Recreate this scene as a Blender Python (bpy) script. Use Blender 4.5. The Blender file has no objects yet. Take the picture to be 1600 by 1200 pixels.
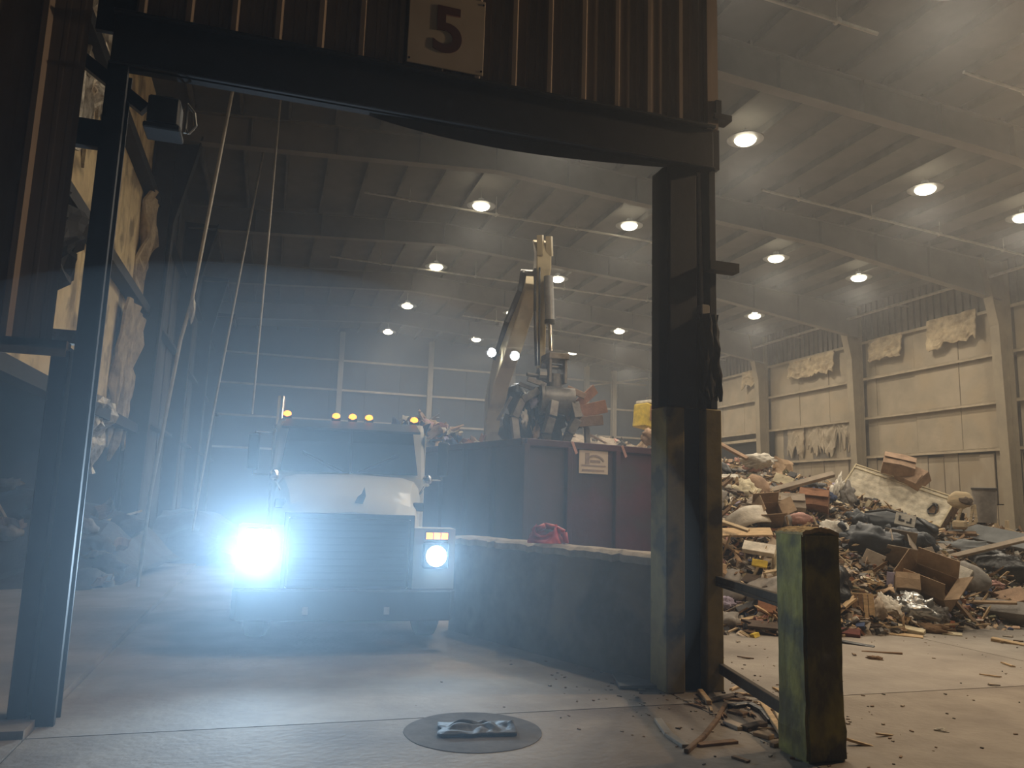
import bpy, bmesh, math, random
from mathutils import Vector, Matrix, noise, Euler
R = math.radians
random.seed(7)
sc = bpy.context.scene
COL = sc.collection

# ------------------------------------------------------------------ camera
FPX = 1202.0
HCAM = 1.65
_Z = Vector((243, -7880, FPX)).normalized()
_Y = Vector((-381, (243 * -381 + FPX * FPX) / 7880, FPX)).normalized()
_X = _Y.cross(_Z).normalized()
if _X.x < 0: _X = -_X
def c2w(v): return Vector((_X.dot(v), _Y.dot(v), _Z.dot(v)))
cam_d = bpy.data.cameras.new('camera')
cam = bpy.data.objects.new('camera', cam_d); COL.objects.link(cam)
ax, ay, az = c2w(Vector((1, 0, 0))), c2w(Vector((0, -1, 0))), c2w(Vector((0, 0, -1)))
az = ax.cross(ay)
m3 = Matrix((ax, ay, az)).transposed()
cam.matrix_world = Matrix.Translation((0, 0, HCAM)) @ m3.to_4x4()
cam_d.sensor_width = 36
cam_d.lens = FPX * 36 / 1600
cam_d.clip_end = 300
cam_d.clip_start = .05
sc.camera = cam

# ------------------------------------------------------------------ world, exposure, big lights
w = bpy.data.worlds.new('night'); sc.world = w; w.use_nodes = True
w.node_tree.nodes['Background'].inputs[0].default_value = (.30, .24, .18, 1)
w.node_tree.nodes['Background'].inputs[1].default_value = .02
sc.view_settings.view_transform = 'Standard'
sc.view_settings.look = 'None'
sc.view_settings.exposure = 0
sc.view_settings.gamma = 1
sc.view_settings.use_curve_mapping = False
sc.cycles.use_denoising = True
sc.cycles.max_bounces = 6
sc.cycles.diffuse_bounces = 3
sc.cycles.glossy_bounces = 2
sc.cycles.transmission_bounces = 4
sc.cycles.volume_bounces = 0
sc.cycles.sample_clamp_indirect = 4
sc.cycles.caustics_reflective = False
sc.cycles.caustics_refractive = False
HAZE = .0065
HAZE_G = .72
LAMP_W = 165
LAMP_COL = (1.0, .87, .68)
HEAD_L, HEAD_R = 1080, 180
CLOUD = .026
HEAD_COL = (.52, .76, 1.0)
SODIUM_W = 850

# warm yard lamp out of frame, grazing the siding beside the opening
yl = bpy.data.lights.new('yard_lamp_light', 'SPOT'); yl.energy = SODIUM_W; yl.color = (1, .70, .42); yl.shadow_soft_size = .12
yl.spot_size = R(150); yl.spot_blend = .5
ylo = bpy.data.objects.new('yard_lamp_light', yl); COL.objects.link(ylo)
ylo.location = (9.2, 5.35, 6.9)
ylo.rotation_euler = (Vector((1.6, 5.2, 3.5)) - Vector(ylo.location)).to_track_quat('-Z', 'Y').to_euler()

# ------------------------------------------------------------------ pixel -> point helpers (measuring only)
def ray(px, py): return c2w(Vector((px - 800, py - 600, FPX)))
def at_y(px, py, Y):
    d = ray(px, py); t = Y / d.y; return Vector((d.x * t, Y, HCAM + d.z * t))
def at_z(px, py, z=0):
    d = ray(px, py); t = (z - HCAM) / d.z; return Vector((d.x * t, d.y * t, z))

# ------------------------------------------------------------------ materials
MATS = {}
def mat(name, c1, c2=None, scale=4.0, rough=.8, metal=0.0, bump=.0, detail=6, stretch=None, contrast=(.35, .65), spec=.4, c3=None, scale3=.6, bscale=None):
    if name in MATS: return MATS[name]
    m = bpy.data.materials.new(name); m.use_nodes = True
    nt = m.node_tree; b = nt.nodes['Principled BSDF']
    b.inputs['Roughness'].default_value = rough
    b.inputs['Metallic'].default_value = metal
    b.inputs['Specular IOR Level'].default_value = spec
    if c2 is None: c2 = tuple(x * .7 for x in c1)
    tc = nt.nodes.new('ShaderNodeTexCoord'); mp = nt.nodes.new('ShaderNodeMapping')
    nt.links.new(tc.outputs['Object'], mp.inputs[0])
    if stretch: mp.inputs['Scale'].default_value = stretch
    n = nt.nodes.new('ShaderNodeTexNoise'); n.inputs['Scale'].default_value = scale; n.inputs['Detail'].default_value = detail
    n.inputs['Roughness'].default_value = .62
    nt.links.new(mp.outputs[0], n.inputs['Vector'])
    cr = nt.nodes.new('ShaderNodeValToRGB')
    cr.color_ramp.elements[0].position = contrast[0]; cr.color_ramp.elements[0].color = (*c2, 1)
    cr.color_ramp.elements[1].position = contrast[1]; cr.color_ramp.elements[1].color = (*c1, 1)
    nt.links.new(n.outputs[0], cr.inputs[0]); out = cr.outputs[0]
    if c3:
        n3 = nt.nodes.new('ShaderNodeTexNoise'); n3.inputs['Scale'].default_value = scale3; n3.inputs['Detail'].default_value = 5
        nt.links.new(tc.outputs['Object'], n3.inputs['Vector'])
        r3 = nt.nodes.new('ShaderNodeValToRGB'); r3.color_ramp.elements[0].position = .5; r3.color_ramp.elements[1].position = .62
        nt.links.new(n3.outputs[0], r3.inputs[0])
        mx = nt.nodes.new('ShaderNodeMix'); mx.data_type = 'RGBA'
        nt.links.new(r3.outputs[0], mx.inputs[0]); nt.links.new(out, mx.inputs[6]); mx.inputs[7].default_value = (*c3, 1)
        out = mx.outputs[2]
    nt.links.new(out, b.inputs['Base Color'])
    if bump:
        nb = nt.nodes.new('ShaderNodeTexNoise'); nb.inputs['Scale'].default_value = bscale or scale * 4; nb.inputs['Detail'].default_value = 6
        nt.links.new(mp.outputs[0], nb.inputs['Vector'])
        bp = nt.nodes.new('ShaderNodeBump'); bp.inputs['Strength'].default_value = bump; bp.inputs['Distance'].default_value = .02
        nt.links.new(nb.outputs[0], bp.inputs['Height']); nt.links.new(bp.outputs[0], b.inputs['Normal'])
    MATS[name] = m; return m
def emis(name, col, s, base=(.8, .8, .8), sample=False):
    m = bpy.data.materials.new(name); m.use_nodes = True; b = m.node_tree.nodes['Principled BSDF']
    b.inputs['Base Color'].default_value = (*base, 1); b.inputs['Emission Color'].default_value = (*col, 1); b.inputs['Emission Strength'].default_value = s
    m.cycles.emission_sampling = 'AUTO' if sample else 'NONE'
    MATS[name] = m; return m
M_floor = mat('floor_concrete', (.36, .32, .275), (.23, .20, .17), 1.3, .78, bump=.35, c3=(.19, .165, .14), scale3=.35, bscale=14, contrast=(.3, .7))
M_apron = mat('apron_concrete', (.33, .285, .235), (.21, .175, .14), 1.8, .8, bump=.4, c3=(.17, .14, .115), scale3=.5, bscale=18, contrast=(.3, .7))
M_sub = mat('floor_joint_dirt', (.07, .06, .05), None, 6, .95)
M_patch = mat('damp_concrete', (.15, .135, .12), (.10, .09, .082), 4, .9, spec=.1, bump=.2)
M_sidd = mat('siding_brown_metal', (.36, .285, .225), (.25, .20, .165), 2.5, .55, .25, bump=.1, stretch=(1, 1, .25))
M_dark = mat('dark_painted_steel', (.026, .026, .029), (.017, .017, .018), 3, .6, .3, bump=.1)
M_dark2 = mat('sooty_steel', (.04, .037, .035), (.02, .019, .018), 2.2, .7, .2, bump=.15)
M_wallp = mat('dusty_insulation_panel', (.36, .305, .23), (.27, .23, .17), 1.1, .9, bump=.3, c3=(.33, .27, .19), scale3=.9, bscale=8)
M_board = mat('dusty_wall_board', (.36, .305, .23), (.24, .20, .15), 1.6, .95, bump=.5, stretch=(1, 1, .3), c3=(.27, .22, .155), scale3=1.1)
M_torn = mat('torn_insulation', (.50, .41, .27), (.26, .20, .13), 3.5, .95, bump=.8)
M_col = mat('dusty_steel_column', (.31, .262, .19), (.23, .195, .145), 1.5, .75, .1, bump=.2)
M_girt = mat('dusty_girt', (.44, .37, .27), (.30, .25, .18), 2, .8, .1, bump=.2)
M_upw = mat('upper_wall_sheet', (.20, .18, .155), (.14, .125, .11), 2, .75, .2, bump=.1)
M_roof = mat('roof_underside', (.145, .135, .12), (.105, .098, .088), 1.0, .85, .0, bump=.1, c3=(.12, .11, .098), scale3=.5)
M_purl = mat('roof_purlin', (.14, .13, .115), (.09, .083, .075), 2, .8, .1)
M_girder = mat('roof_girder', (.21, .192, .165), (.15, .138, .12), .9, .8, .1, bump=.1)
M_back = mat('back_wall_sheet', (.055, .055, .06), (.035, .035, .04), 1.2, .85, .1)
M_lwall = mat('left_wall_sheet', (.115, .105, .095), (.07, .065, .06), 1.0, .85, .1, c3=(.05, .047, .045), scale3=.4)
M_insul = mat('yellowed_insulation', (.74, .61, .37), (.55, .44, .26), 2.5, .9, bump=.4, c3=(.30, .24, .15), scale3=1.6)
M_foil = mat('torn_foil_vinyl', (.62, .58, .50), (.20, .17, .13), 6, .35, .5, bump=.6)
M_pipe = mat('galvanised_pipe', (.45, .42, .37), (.33, .31, .27), 5, .5, .5)
M_conc = mat('stained_concrete_wall', (.165, .145, .12), (.085, .075, .062), 2.2, .85, bump=.6, c3=(.20, .16, .115), scale3=1.2, bscale=10)
M_conct = mat('pale_concrete_top', (.42, .37, .31), (.27, .235, .19), 5, .9, bump=.6)  # concrete for the barrier top, paler than its body
M_yel = mat('grimy_yellow_steel', (.33, .255, .08), (.17, .135, .055), 2.2, .7, .1, bump=.3, c3=(.07, .058, .035), scale3=2.2)
M_boll = mat('patchy_yellow_timber', (.34, .285, .06), (.12, .095, .035), 3, .8, bump=.7, stretch=(1, 1, .5), c3=(.075, .065, .035), scale3=2.6, contrast=(.4, .6))  # yellow timber with dark blotches spread at random
M_bolltop = mat('worn_timber_top', (.52, .36, .15), (.34, .22, .09), 9, .9, bump=.5)
M_rust = mat('rusty_brown_rail', (.10, .075, .05), (.06, .045, .033), 4, .9, .0, bump=.3)
M_truck = mat('cream_truck_paint', (.56, .54, .46), (.50, .48, .41), .8, .38, .0, spec=.5)
M_blk = mat('black_trim', (.022, .022, .024), (.014, .014, .015), 4, .5)
M_rub = mat('tyre_rubber', (.035, .034, .033), (.02, .02, .02), 8, .85, bump=.3)
M_chr = mat('chrome', (.7, .7, .7), (.55, .55, .55), 3, .18, 1)
M_glass = mat('dark_glass', (.02, .022, .025), (.015, .016, .018), 2, .06, 0, spec=.8)
M_mar = mat('maroon_container_paint', (.085, .022, .034), (.045, .016, .023), 1.6, .62, .05, bump=.35, c3=(.05, .03, .032), scale3=1.3)
M_cshade = mat('container_shaded_paint', (.085, .05, .055), (.045, .035, .037), 1.4, .65, .1, bump=.3)  # shade put into the colour for the container's unlit left panels
M_boom = mat('excavator_cream_yellow', (.60, .50, .30), (.50, .41, .235), 1.2, .5, .05, bump=.1, c3=(.36, .29, .17), scale3=1.2)
M_grap = mat('grapple_worn_steel', (.27, .245, .215), (.12, .105, .09), 4, .5, .5, bump=.3)
M_hyd = mat('grey_cylinder', (.34, .34, .34), (.22, .22, .22), 4, .4, .5)
M_sign = mat('sign_board_beige', (.64, .55, .44), (.54, .46, .36), 2, .75)
M_signd = mat('sign_numeral_dark_brown', (.13, .045, .035), (.11, .04, .03), 4, .8)
M_plate = mat('grey_floor_plate', (.22, .22, .215), (.16, .16, .155), 4, .6, .2, bump=.2)
M_red = mat('red_plastic', (.52, .035, .05), (.33, .02, .03), 4, .35)
WD = {}
def dm(key, c, rough=.85, **k):
    WD[key] = mat('debris_' + key, c, tuple(x * .62 for x in c), k.pop('scale', 5), rough, bump=k.pop('bump', .35), **k); return WD[key]
dm('tan_wood', (.66, .47, .27), stretch=(1, 6, 1)); dm('brown_wood', (.27, .165, .09), stretch=(1, 6, 1)); dm('dark_wood', (.10, .07, .05)); dm('pale_wood', (.64, .50, .32), stretch=(1, 6, 1))
dm('cardboard', (.50, .345, .215), scale=3); dm('grey_card', (.50, .41, .32), scale=3); dm('white', (.80, .74, .64)); dm('cream', (.74, .64, .44)); dm('grey', (.30, .275, .25)); dm('dark', (.055, .053, .055), .6)
dm('black_plastic', (.018, .018, .02), .35); dm('slate_plastic', (.055, .064, .078), .4, scale=2); dm('blue', (.05, .075, .16)); dm('pink', (.58, .33, .28)); dm('rust', (.36, .17, .09)); dm('yellow', (.72, .52, .06)); dm('violet', (.42, .37, .50)); dm('olive', (.20, .19, .11)); dm('foil', (.50, .50, .48), .25, metal=.7); dm('maroon', (.17, .05, .04)); dm('tarp', (.20, .21, .215), .7, scale=1.5); dm('orange', (.60, .20, .09)); dm('green', (.25, .32, .12)); dm('peach', (.50, .33, .22)); dm('mound', (.36, .29, .22), scale=4)
M_faint = mat('faded_print_brown', (.36, .28, .24)); dm('quilt', (.78, .70, .55), scale=7)
E_lamp = emis('lamp_lens_glow', (1, .90, .66), 10)
E_flood = emis('flood_lens_glow', (.95, .98, 1), 22)
E_head = emis('headlight_glow', (.80, 1, .92), 14)
E_headl = emis('bright_headlight_glow', (.92, 1, 1), 18)
E_amber = emis('amber_lamp_glow', (1, .27, .01), 3.6, (.8, .3, .02))

# ------------------------------------------------------------------ mesh builder
class MB:
    def __init__(s): s.v = []; s.f = []; s.mi = []; s.k = 0
    def add(s, vs, fs, T=None):
        b = len(s.v)
        s.v += [tuple(T @ Vector(v)) if T is not None else tuple(v) for v in vs]
        for f in fs: s.f.append(tuple(b + i for i in f)); s.mi.append(s.k)
        return s
    def box(s, c, d, T=None):
        x, y, z = [a / 2 for a in d]; cx, cy, cz = c
        vs = [(cx + i * x, cy + j * y, cz + k * z) for i in (-1, 1) for j in (-1, 1) for k in (-1, 1)]
        return s.add(vs, [(0, 1, 3, 2), (4, 6, 7, 5), (0, 4, 5, 1), (2, 3, 7, 6), (0, 2, 6, 4), (1, 5, 7, 3)], T)
    def b2(s, p, q, T=None):
        return s.box([(a + b) / 2 for a, b in zip(p, q)], [abs(b - a) for a, b in zip(p, q)], T)
    def bar(s, p, q, w, h, up=(0, 0, 1)):
        p, q = Vector(p), Vector(q); d = q - p; L = d.length; y = d / L
        up = Vector(up); x = y.cross(up)
        if x.length < 1e-4: x = y.cross(Vector((1, 0, 0)))
        x.normalize(); z = x.cross(y)
        T = Matrix.Translation((p + q) / 2) @ Matrix((x, y, z)).transposed().to_4x4()
        return s.box((0, 0, 0), (w, L, h), T)
    def tube(s, p, q, r, n=10, r2=None, cap=True):
        p, q = Vector(p), Vector(q); y = (q - p).normalized(); x = y.orthogonal().normalized(); z = x.cross(y); r2 = r if r2 is None else r2
        vs = []
        for c, rr in ((p, r), (q, r2)):
            for i in range(n): a = 2 * math.pi * i / n; vs.append(c + x * rr * math.cos(a) + z * rr * math.sin(a))
        fs = [(i, (i + 1) % n, n + (i + 1) % n, n + i) for i in range(n)]
        if cap: fs += [tuple(range(n))[::-1], tuple(range(n, 2 * n))]
        return s.add(vs, fs)
    def path(s, pts, r, n=8):
        for a, b in zip(pts[:-1], pts[1:]): s.tube(a, b, r, n)
        return s
    def prism(s, poly, a0, a1, axis='x', T=None):
        n = len(poly); vs = []
        for a in (a0, a1):
            for u, v in poly: vs.append((a, u, v) if axis == 'x' else ((u, a, v) if axis == 'y' else (u, v, a)))
        fs = [tuple(range(n)), tuple(range(2 * n - 1, n - 1, -1))] + [(i, n + i, n + (i + 1) % n, (i + 1) % n) for i in range(n)]
        return s.add(vs, fs, T)
    def grid(s, fn, nu, nv, thick=0, T=None):
        vs = [fn(i / nu, j / nv) for i in range(nu + 1) for j in range(nv + 1)]
        g = lambda i, j: i * (nv + 1) + j
        fs = [(g(i, j), g(i + 1, j), g(i + 1, j + 1), g(i, j + 1)) for i in range(nu) for j in range(nv)]
        if thick:
            N = len(vs); vs = [Vector(v) for v in vs]; vs += [v - Vector((0, 0, thick)) for v in vs[:N]]
            fs += [tuple(N + a for a in f[::-1]) for f in list(fs)]
            rim = [g(i, 0) for i in range(nu + 1)] + [g(nu, j) for j in range(1, nv + 1)] + [g(i, nv) for i in range(nu - 1, -1, -1)] + [g(0, j) for j in range(nv - 1, 0, -1)]
            for a, b in zip(rim, rim[1:] + rim[:1]): fs.append((a, N + a, N + b, b))
        return s.add(vs, fs, T)
    def blob(s, c, r, amp=.2, fr=2., sub=3, seed=0, T=None, flat=None, fold=.0):
        bm = bmesh.new(); bmesh.ops.create_icosphere(bm, subdivisions=sub, radius=1)
        vs = []
        for v in bm.verts:
            p = v.co.copy(); q = p * fr + Vector((seed * 3.1, seed * 1.7, seed))
            k = 1 + amp * noise.noise(q) * 1.6 + fold * (abs(noise.noise(q * 2.3)) - .2)
            p = p * k; p = Vector((p.x * r[0], p.y * r[1], p.z * r[2]))
            if flat is not None and p.z < flat: p.z = flat + (p.z - flat) * .1
            vs.append(p + Vector(c))
        fs = [tuple(v.index for v in f.verts) for f in bm.faces]; bm.free()
        return s.add(vs, fs, T)
    def build(s, name, m, parent=None, smooth=False, bev=0, seg=1, auto=None):
        me = bpy.data.meshes.new(name); me.from_pydata(s.v, [], s.f)
        for mm in (m if isinstance(m, (list, tuple)) else [m]): me.materials.append(mm)
        if isinstance(m, (list, tuple)): me.polygons.foreach_set('material_index', s.mi)
        bm = bmesh.new(); bm.from_mesh(me)
        if len(s.f) < 60000: bmesh.ops.recalc_face_normals(bm, faces=bm.faces)
        if bev:
            es = [e for e in bm.edges if len(e.link_faces) == 2 and e.calc_face_angle(0) > .5]
            bmesh.ops.bevel(bm, geom=es, offset=bev, segments=seg, affect='EDGES', profile=.6)
        bm.to_mesh(me); bm.free()
        if smooth: me.polygons.foreach_set('use_smooth', [True] * len(me.polygons))
        if auto is not None: me.set_sharp_from_angle(angle=R(auto)) if hasattr(me, 'set_sharp_from_angle') else None
        o = bpy.data.objects.new(name, me); COL.objects.link(o)
        if parent: o.parent = parent
        return o
def tag(o, label, cat, group=None, kind=None):
    o['label'] = label; o['category'] = cat
    if group: o['group'] = group
    if kind: o['kind'] = kind
    return o
def thing(name, label, cat, loc=(0, 0, 0), rot=(0, 0, 0), group=None):
    o = bpy.data.objects.new(name, None); COL.objects.link(o); o.location = loc; o.rotation_euler = rot; o.empty_display_size = .2
    return tag(o, label, cat, group)
def setting(name, label=None):
    o = bpy.data.objects.new(name, None); COL.objects.link(o); o['kind'] = 'structure'
    if label: o['label'] = label; o['category'] = name.split('_')[0]
    return o
def copy_tree(o, parent=None):
    c = o.copy(); COL.objects.link(c); c.parent = parent
    for ch in o.children: copy_tree(ch, c)
    return c
def share(o, name, loc, parent, rot=None, scale=None):
    c = bpy.data.objects.new(name, o.data); COL.objects.link(c); c.parent = parent; c.location = loc
    if rot: c.rotation_euler = rot
    if scale: c.scale = scale
    return c

# ================================================================== FLOOR
floor = setting('floor', 'dusty concrete floor of the loading bay and tipping hall')
MB().b2((-14, -3, -.30), (24, 46, -.14)).build('floor_base', M_sub, floor)
def slab(x0, y0, x1, y1, m, z=0.0):
    return MB().b2((x0 + .008, y0 + .008, -.16), (x1 - .008, y1 - .008, z)).build('concrete_slab', m, floor)
for x0, x1 in ((-14, -6), (-6, -1.42), (-1.42, 3.55), (3.55, 9), (9, 24)):
    slab(x0, -3, x1, 1.2, M_apron); slab(x0, 1.2, x1, 6.08, M_apron)
ys = [6.08, 12, 18.2, 24.4, 30.6, 36.8, 46]
for x0, x1 in ((-1.42, 3.55), (3.55, 8.5), (8.5, 15), (15, 24)):
    for a, b in zip(ys[:-1], ys[1:]): slab(x0, a, x1, b, M_floor)
for a, b in zip(ys[:-1], ys[1:]): slab(-14, a, -1.42, b, M_floor, .05)
pt = MB(); n = 40
pv = [(1.54 + (.5 + .015 * noise.noise(Vector((math.cos(i / n * 6.283) * 2, math.sin(i / n * 6.283) * 2, 0)))) * math.cos(i / n * 6.2832), 5.67 + (.49 + .02 * noise.noise(Vector((i * .3, 0, 3)))) * math.sin(i / n * 6.2832)) for i in range(n)]
pt.prism(pv, -.01, .004, 'z'); pt.build('damp_patch', M_patch, floor)
# tyre-polished ridges and small grit ground into the concrete (uncountable)
g = MB(); rr = random.Random(3)
for i in range(520):
    if rr.random() < .5: x = rr.gauss(3.9, .8); y = rr.gauss(6.4, .9)
    else: x = rr.uniform(2.5, 12); y = rr.uniform(2.6, 9.4)
    sx = rr.uniform(.004, .014) * (1.6 if rr.random() < .1 else 1)
    g.k = rr.randrange(3)
    g.box((0, 0, 0), (sx * rr.uniform(1, 3), sx, sx * .6), Matrix.Translation((x, y, sx * .3)) @ Matrix.Rotation(rr.uniform(0, 3), 4, 'Z'))
tag(g.build('grit', [WD['dark_wood'], WD['grey_card'], WD['brown_wood']]), 'fine grit and splinters scattered over the concrete floor', 'debris', kind='stuff')

# ================================================================== CEILING (ridge at X=5, slopes down to both sides)
XR = 5.0
def roof_z(x): return 11.02 - .066 * abs(x - XR)
ceil = setting('ceiling', 'dusty metal roof underside with purlins and tapered girders')
ybays = [-2.0, 5.8, 12.0, 18.2, 24.4, 30.6, 36.8, 43.0]
px_ = [-3.35 + 1.07 * i for i in range(25)]
pan = {}
for a, b in zip(ybays[:-1], ybays[1:]):
    for i in range(len(px_) - 1):
        x0, x1 = px_[i], px_[i + 1]
        if b <= 5.9 and x1 < 5.2: continue
        if x0 > 22.2: continue
        z0, z1 = roof_z(x0), roof_z(x1); dz = .02 if i % 2 else 0
        key = (round(b - a, 2), round(z1 - z0, 3))
        if key not in pan:
            L = b - a
            mb = MB(); mb.add([(.015, 0, 0), (1.055, 0, z1 - z0), (1.055, L, z1 - z0), (.015, L, 0), (.015, 0, .05), (1.055, 0, .05 + z1 - z0), (1.055, L, .05 + z1 - z0), (.015, L, .05)],
                              [(0, 1, 2, 3), (4, 7, 6, 5), (0, 4, 5, 1), (1, 5, 6, 2), (2, 6, 7, 3), (3, 7, 4, 0)])
            o = mb.build('roof_panel', M_roof, ceil); pan[key] = o; o.location = (x0, a, z0 + dz)
        else: share(pan[key], 'roof_panel', (x0, a, z0 + dz), ceil)
MB().b2((-4, -2, 11.2), (23, 43.4, 11.26)).build('roof_deck', M_upw, ceil)
pu = {}
for a, b in zip(ybays[:-1], ybays[1:]):
    for i in range(len(px_)):
        x0 = px_[i]
        if x0 > 22.2 or (b <= 5.9 and x0 < 5.2): continue
        L = b - a - .1
        if L not in pu:
            mb = MB(); mb.b2((-.008, .05, -.22), (.008, L + .05, 0)); mb.b2((-.06, .05, -.22), (.0, L + .05, -.205))
            o = mb.build('purlin', M_purl, ceil); o.location = (x0, a, roof_z(x0) + .0); pu[L] = o
        else: share(pu[L], 'purlin', (x0, a, roof_z(x0)), ceil)
def girder_obj():
    mb = MB()
    def bot(x):
        d = abs(x - XR); b = roof_z(x) - .22 - .72
        if x > 15: b -= (x - 15) * .075
        return b
    xs = [-2.9, -1, 1, 3, 5, 7, 9, 11, 13, 15, 17, 19, 21.8]
    for x0, x1 in zip(xs[:-1], xs[1:]):
        t0, t1, b0, b1 = roof_z(x0) - .23, roof_z(x1) - .23, bot(x0), bot(x1)
        mb.prism([(x0, b0), (x1, b1), (x1, t1), (x0, t0)], -.008, .008, 'y')
        for (u0, u1, e) in ((b0, b1, .02), (t0, t1, -.02)):
            mb.prism([(x0, u0), (x1, u1), (x1, u1 - e), (x0, u0 - e)], -.13, .13, 'y')
    for x in xs[1:-1:1]: mb.b2((x - .008, -.12, bot(x)), (x + .008, .12, roof_z(x) - .23))
    return mb
g0 = None
for y in (12.0, 18.2, 24.4, 30.6, 36.8):
    if g0 is None: g0 = girder_obj().build('girder', M_girder, ceil); g0.location = (0, y, 0)
    else: share(g0, 'girder', (0, y, 0), ceil)
# sprinkler / conduit runs under the roof
def pipe_run(p, q, label, hang, r=.035):
    t = thing('ceiling_pipe', label, 'pipe', p); p = Vector(p); q = Vector(q)
    MB().tube((0, 0, 0), q - p, r).build('pipe', M_pipe, t, smooth=True, auto=40)
    for k in range(hang):
        c = (q - p) * ((k + .5) / hang); x = c.x + p.x; z = roof_z(x) - .2 - p.z
        mb = MB(); mb.tube(c, (c.x, c.y, z), .012, 6); mb.tube(c + Vector((0, -.06, 0)), c + Vector((0, .06, 0)), .05, 8); mb.build('hanger', M_pipe, t)
    return t
pipe_run((11.9, 16.6, 10.02), (21.4, 16.6, 9.35), 'long galvanised pipe slung under the roof before the second girder', 4)
pipe_run((6.2, 10.0, 10.15), (9.6, 10.0, 9.95), 'short pipe under the roof ending above the opening corner', 2)
pipe_run((12.2, 10.6, 10.1), (18.5, 10.6, 9.7), 'pipe under the roof at the top corner before the first girder', 2)
pipe_run((2.0, 21.4, 10.3), (12.5, 21.4, 10.0), 'pipe crossing under the roof behind the excavator arm', 4)
pipe_run((1.5, 27.6, 10.2), (16, 27.6, 9.9), 'pipe crossing the far roof behind the second lamp line', 4)
pipe_run((8, 34, 10.1), (21, 34, 9.4), 'far pipe near the back wall under the roof', 4)
t = thing('wall_cable_pipe', 'long pale pipe running along the top of the right hand hall wall', 'pipe', (21.3, 8, 9.15))
MB().tube((0, 0, 0), (0, 34.8, 0), .05).build('pipe', M_pipe, t, smooth=True, auto=40)
for y in range(2, 34, 6): MB().b2((-.02, y - .02, -.0), (.7, y + .02, .06)).build('bracket', M_pipe, t)

# ================================================================== RIGHT WALL  X=22
wr = setting('wall_right', 'tan insulated steel wall with girts behind the rubbish pile')
MB().b2((22.35, 5.8, 0), (22.45, 43.1, 10.2)).build('outer_sheet', M_upw, wr)
GZ = [0, 2.05, 3.8, 5.3, 6.85, 8.3]
rw = random.Random(5)
ycol = [11.9, 18.15, 24.6, 30.7, 36.9]
yb = [5.8] + ycol + [43]
for bi, (a, b) in enumerate(zip(yb[:-1], yb[1:])):
    for gi in range(2, 5):
        z0, z1 = GZ[gi] + .02, GZ[gi + 1] - .02
        y = a + .12; k = 0
        wd = 1.9
        while y < b - .15:
            if gi == 2 and bi == 3: wd = 1.0
            y1 = min(y + wd, b - .12)
            if b - .12 - y1 < .5: y1 = b - .12
            off = rw.uniform(-.025, .025)
            if bi == 4 and gi == 2: y = y1; continue     # bay left open: a black sheet stands in for the dark beyond
            MB().b2((22.18 + off, y + .008, z0), (22.25 + off, y1 - .008, z1)).build('wall_panel', M_upw if (bi == 3 and gi == 2 and k % 2 == 0 and k < 5) else M_wallp, wr, bev=.012)
            y = y1; k += 1
    # girts
    for gi in range(2, 6):
        MB().b2((22.00, a + .1, GZ[gi] - .01), (22.26, b - .1, GZ[gi] + .012)).b2((22.0, a + .1, GZ[gi] - .09), (22.012, b - .1, GZ[gi])).build('girt', M_girt, wr)
    # boards below the lowest girt
    y = a + .1
    while y < b - .15:
        wdt = rw.uniform(.55, .95); y1 = min(y + wdt, b - .1)
        if bi == 4: y = y1; continue
        for (z0, z1) in ((.02, 2.0), (2.03, 3.74)):
            top = z1 - (rw.uniform(0, .12) if z0 > 1 else 0); off = rw.uniform(-.04, .03)
            MB().b2((22.14 + off, y + .012, z0), (22.2 + off, y1 - .012, top)).build('wall_board', M_board, wr, bev=.01)
        y = y1
    # upper sheet with ribs
    mb = MB(); y = a
    while y < b - .05:
        mb.b2((22.27, y, 8.35), (22.3, min(y + .24, b), 10.0)); mb.b2((22.22, y, 8.35), (22.28, y + .05, 10.0)); y += .3
    mb.build('upper_sheet', M_upw, wr)
def column(y, parent, x=22.0, s=-1, m=M_col):
    mb = MB()
    mb.prism([(x, 0), (x, 9.75), (x + s * .95, 9.75), (x + s * .5, 7.6), (x + s * .35, 0)], y - .01, y + .01, 'y')
    mb.b2((x - .02, y - .16, 0), (x + .02, y + .16, 9.75))
    for (p, q) in (((.35, 0), (.5, 7.6)), ((.5, 7.6), (.95, 9.75))):
        mb.bar((x + s * p[0], y, p[1]), (x + s * q[0], y, q[1]), .32, .03, up=(1, 0, 0))
    return mb.build('wall_column', m, parent)
for y in ycol: column(y, wr)
# black sheets standing in for the darkness of the open fifth bay
MB().b2((22.28, 30.9, 0), (22.33, 36.8, 4.8)).build('opening_black_sheet', M_blk, wr)
MB().b2((22.15, 30.9, 3.2), (22.2, 31.3, 4.8)).build('opening_black_edge', M_blk, wr)
MB().b2((22.02, 30.2, 3.6), (22.06, 30.5, 5.2)).build('gap_black_strip', M_blk, wr)  # black strip painted in for the shade of a gap
MB().b2((22.10, 31.0, 4.85), (22.2, 36.7, 4.98)).build('door_rail', M_girt, wr)
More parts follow.
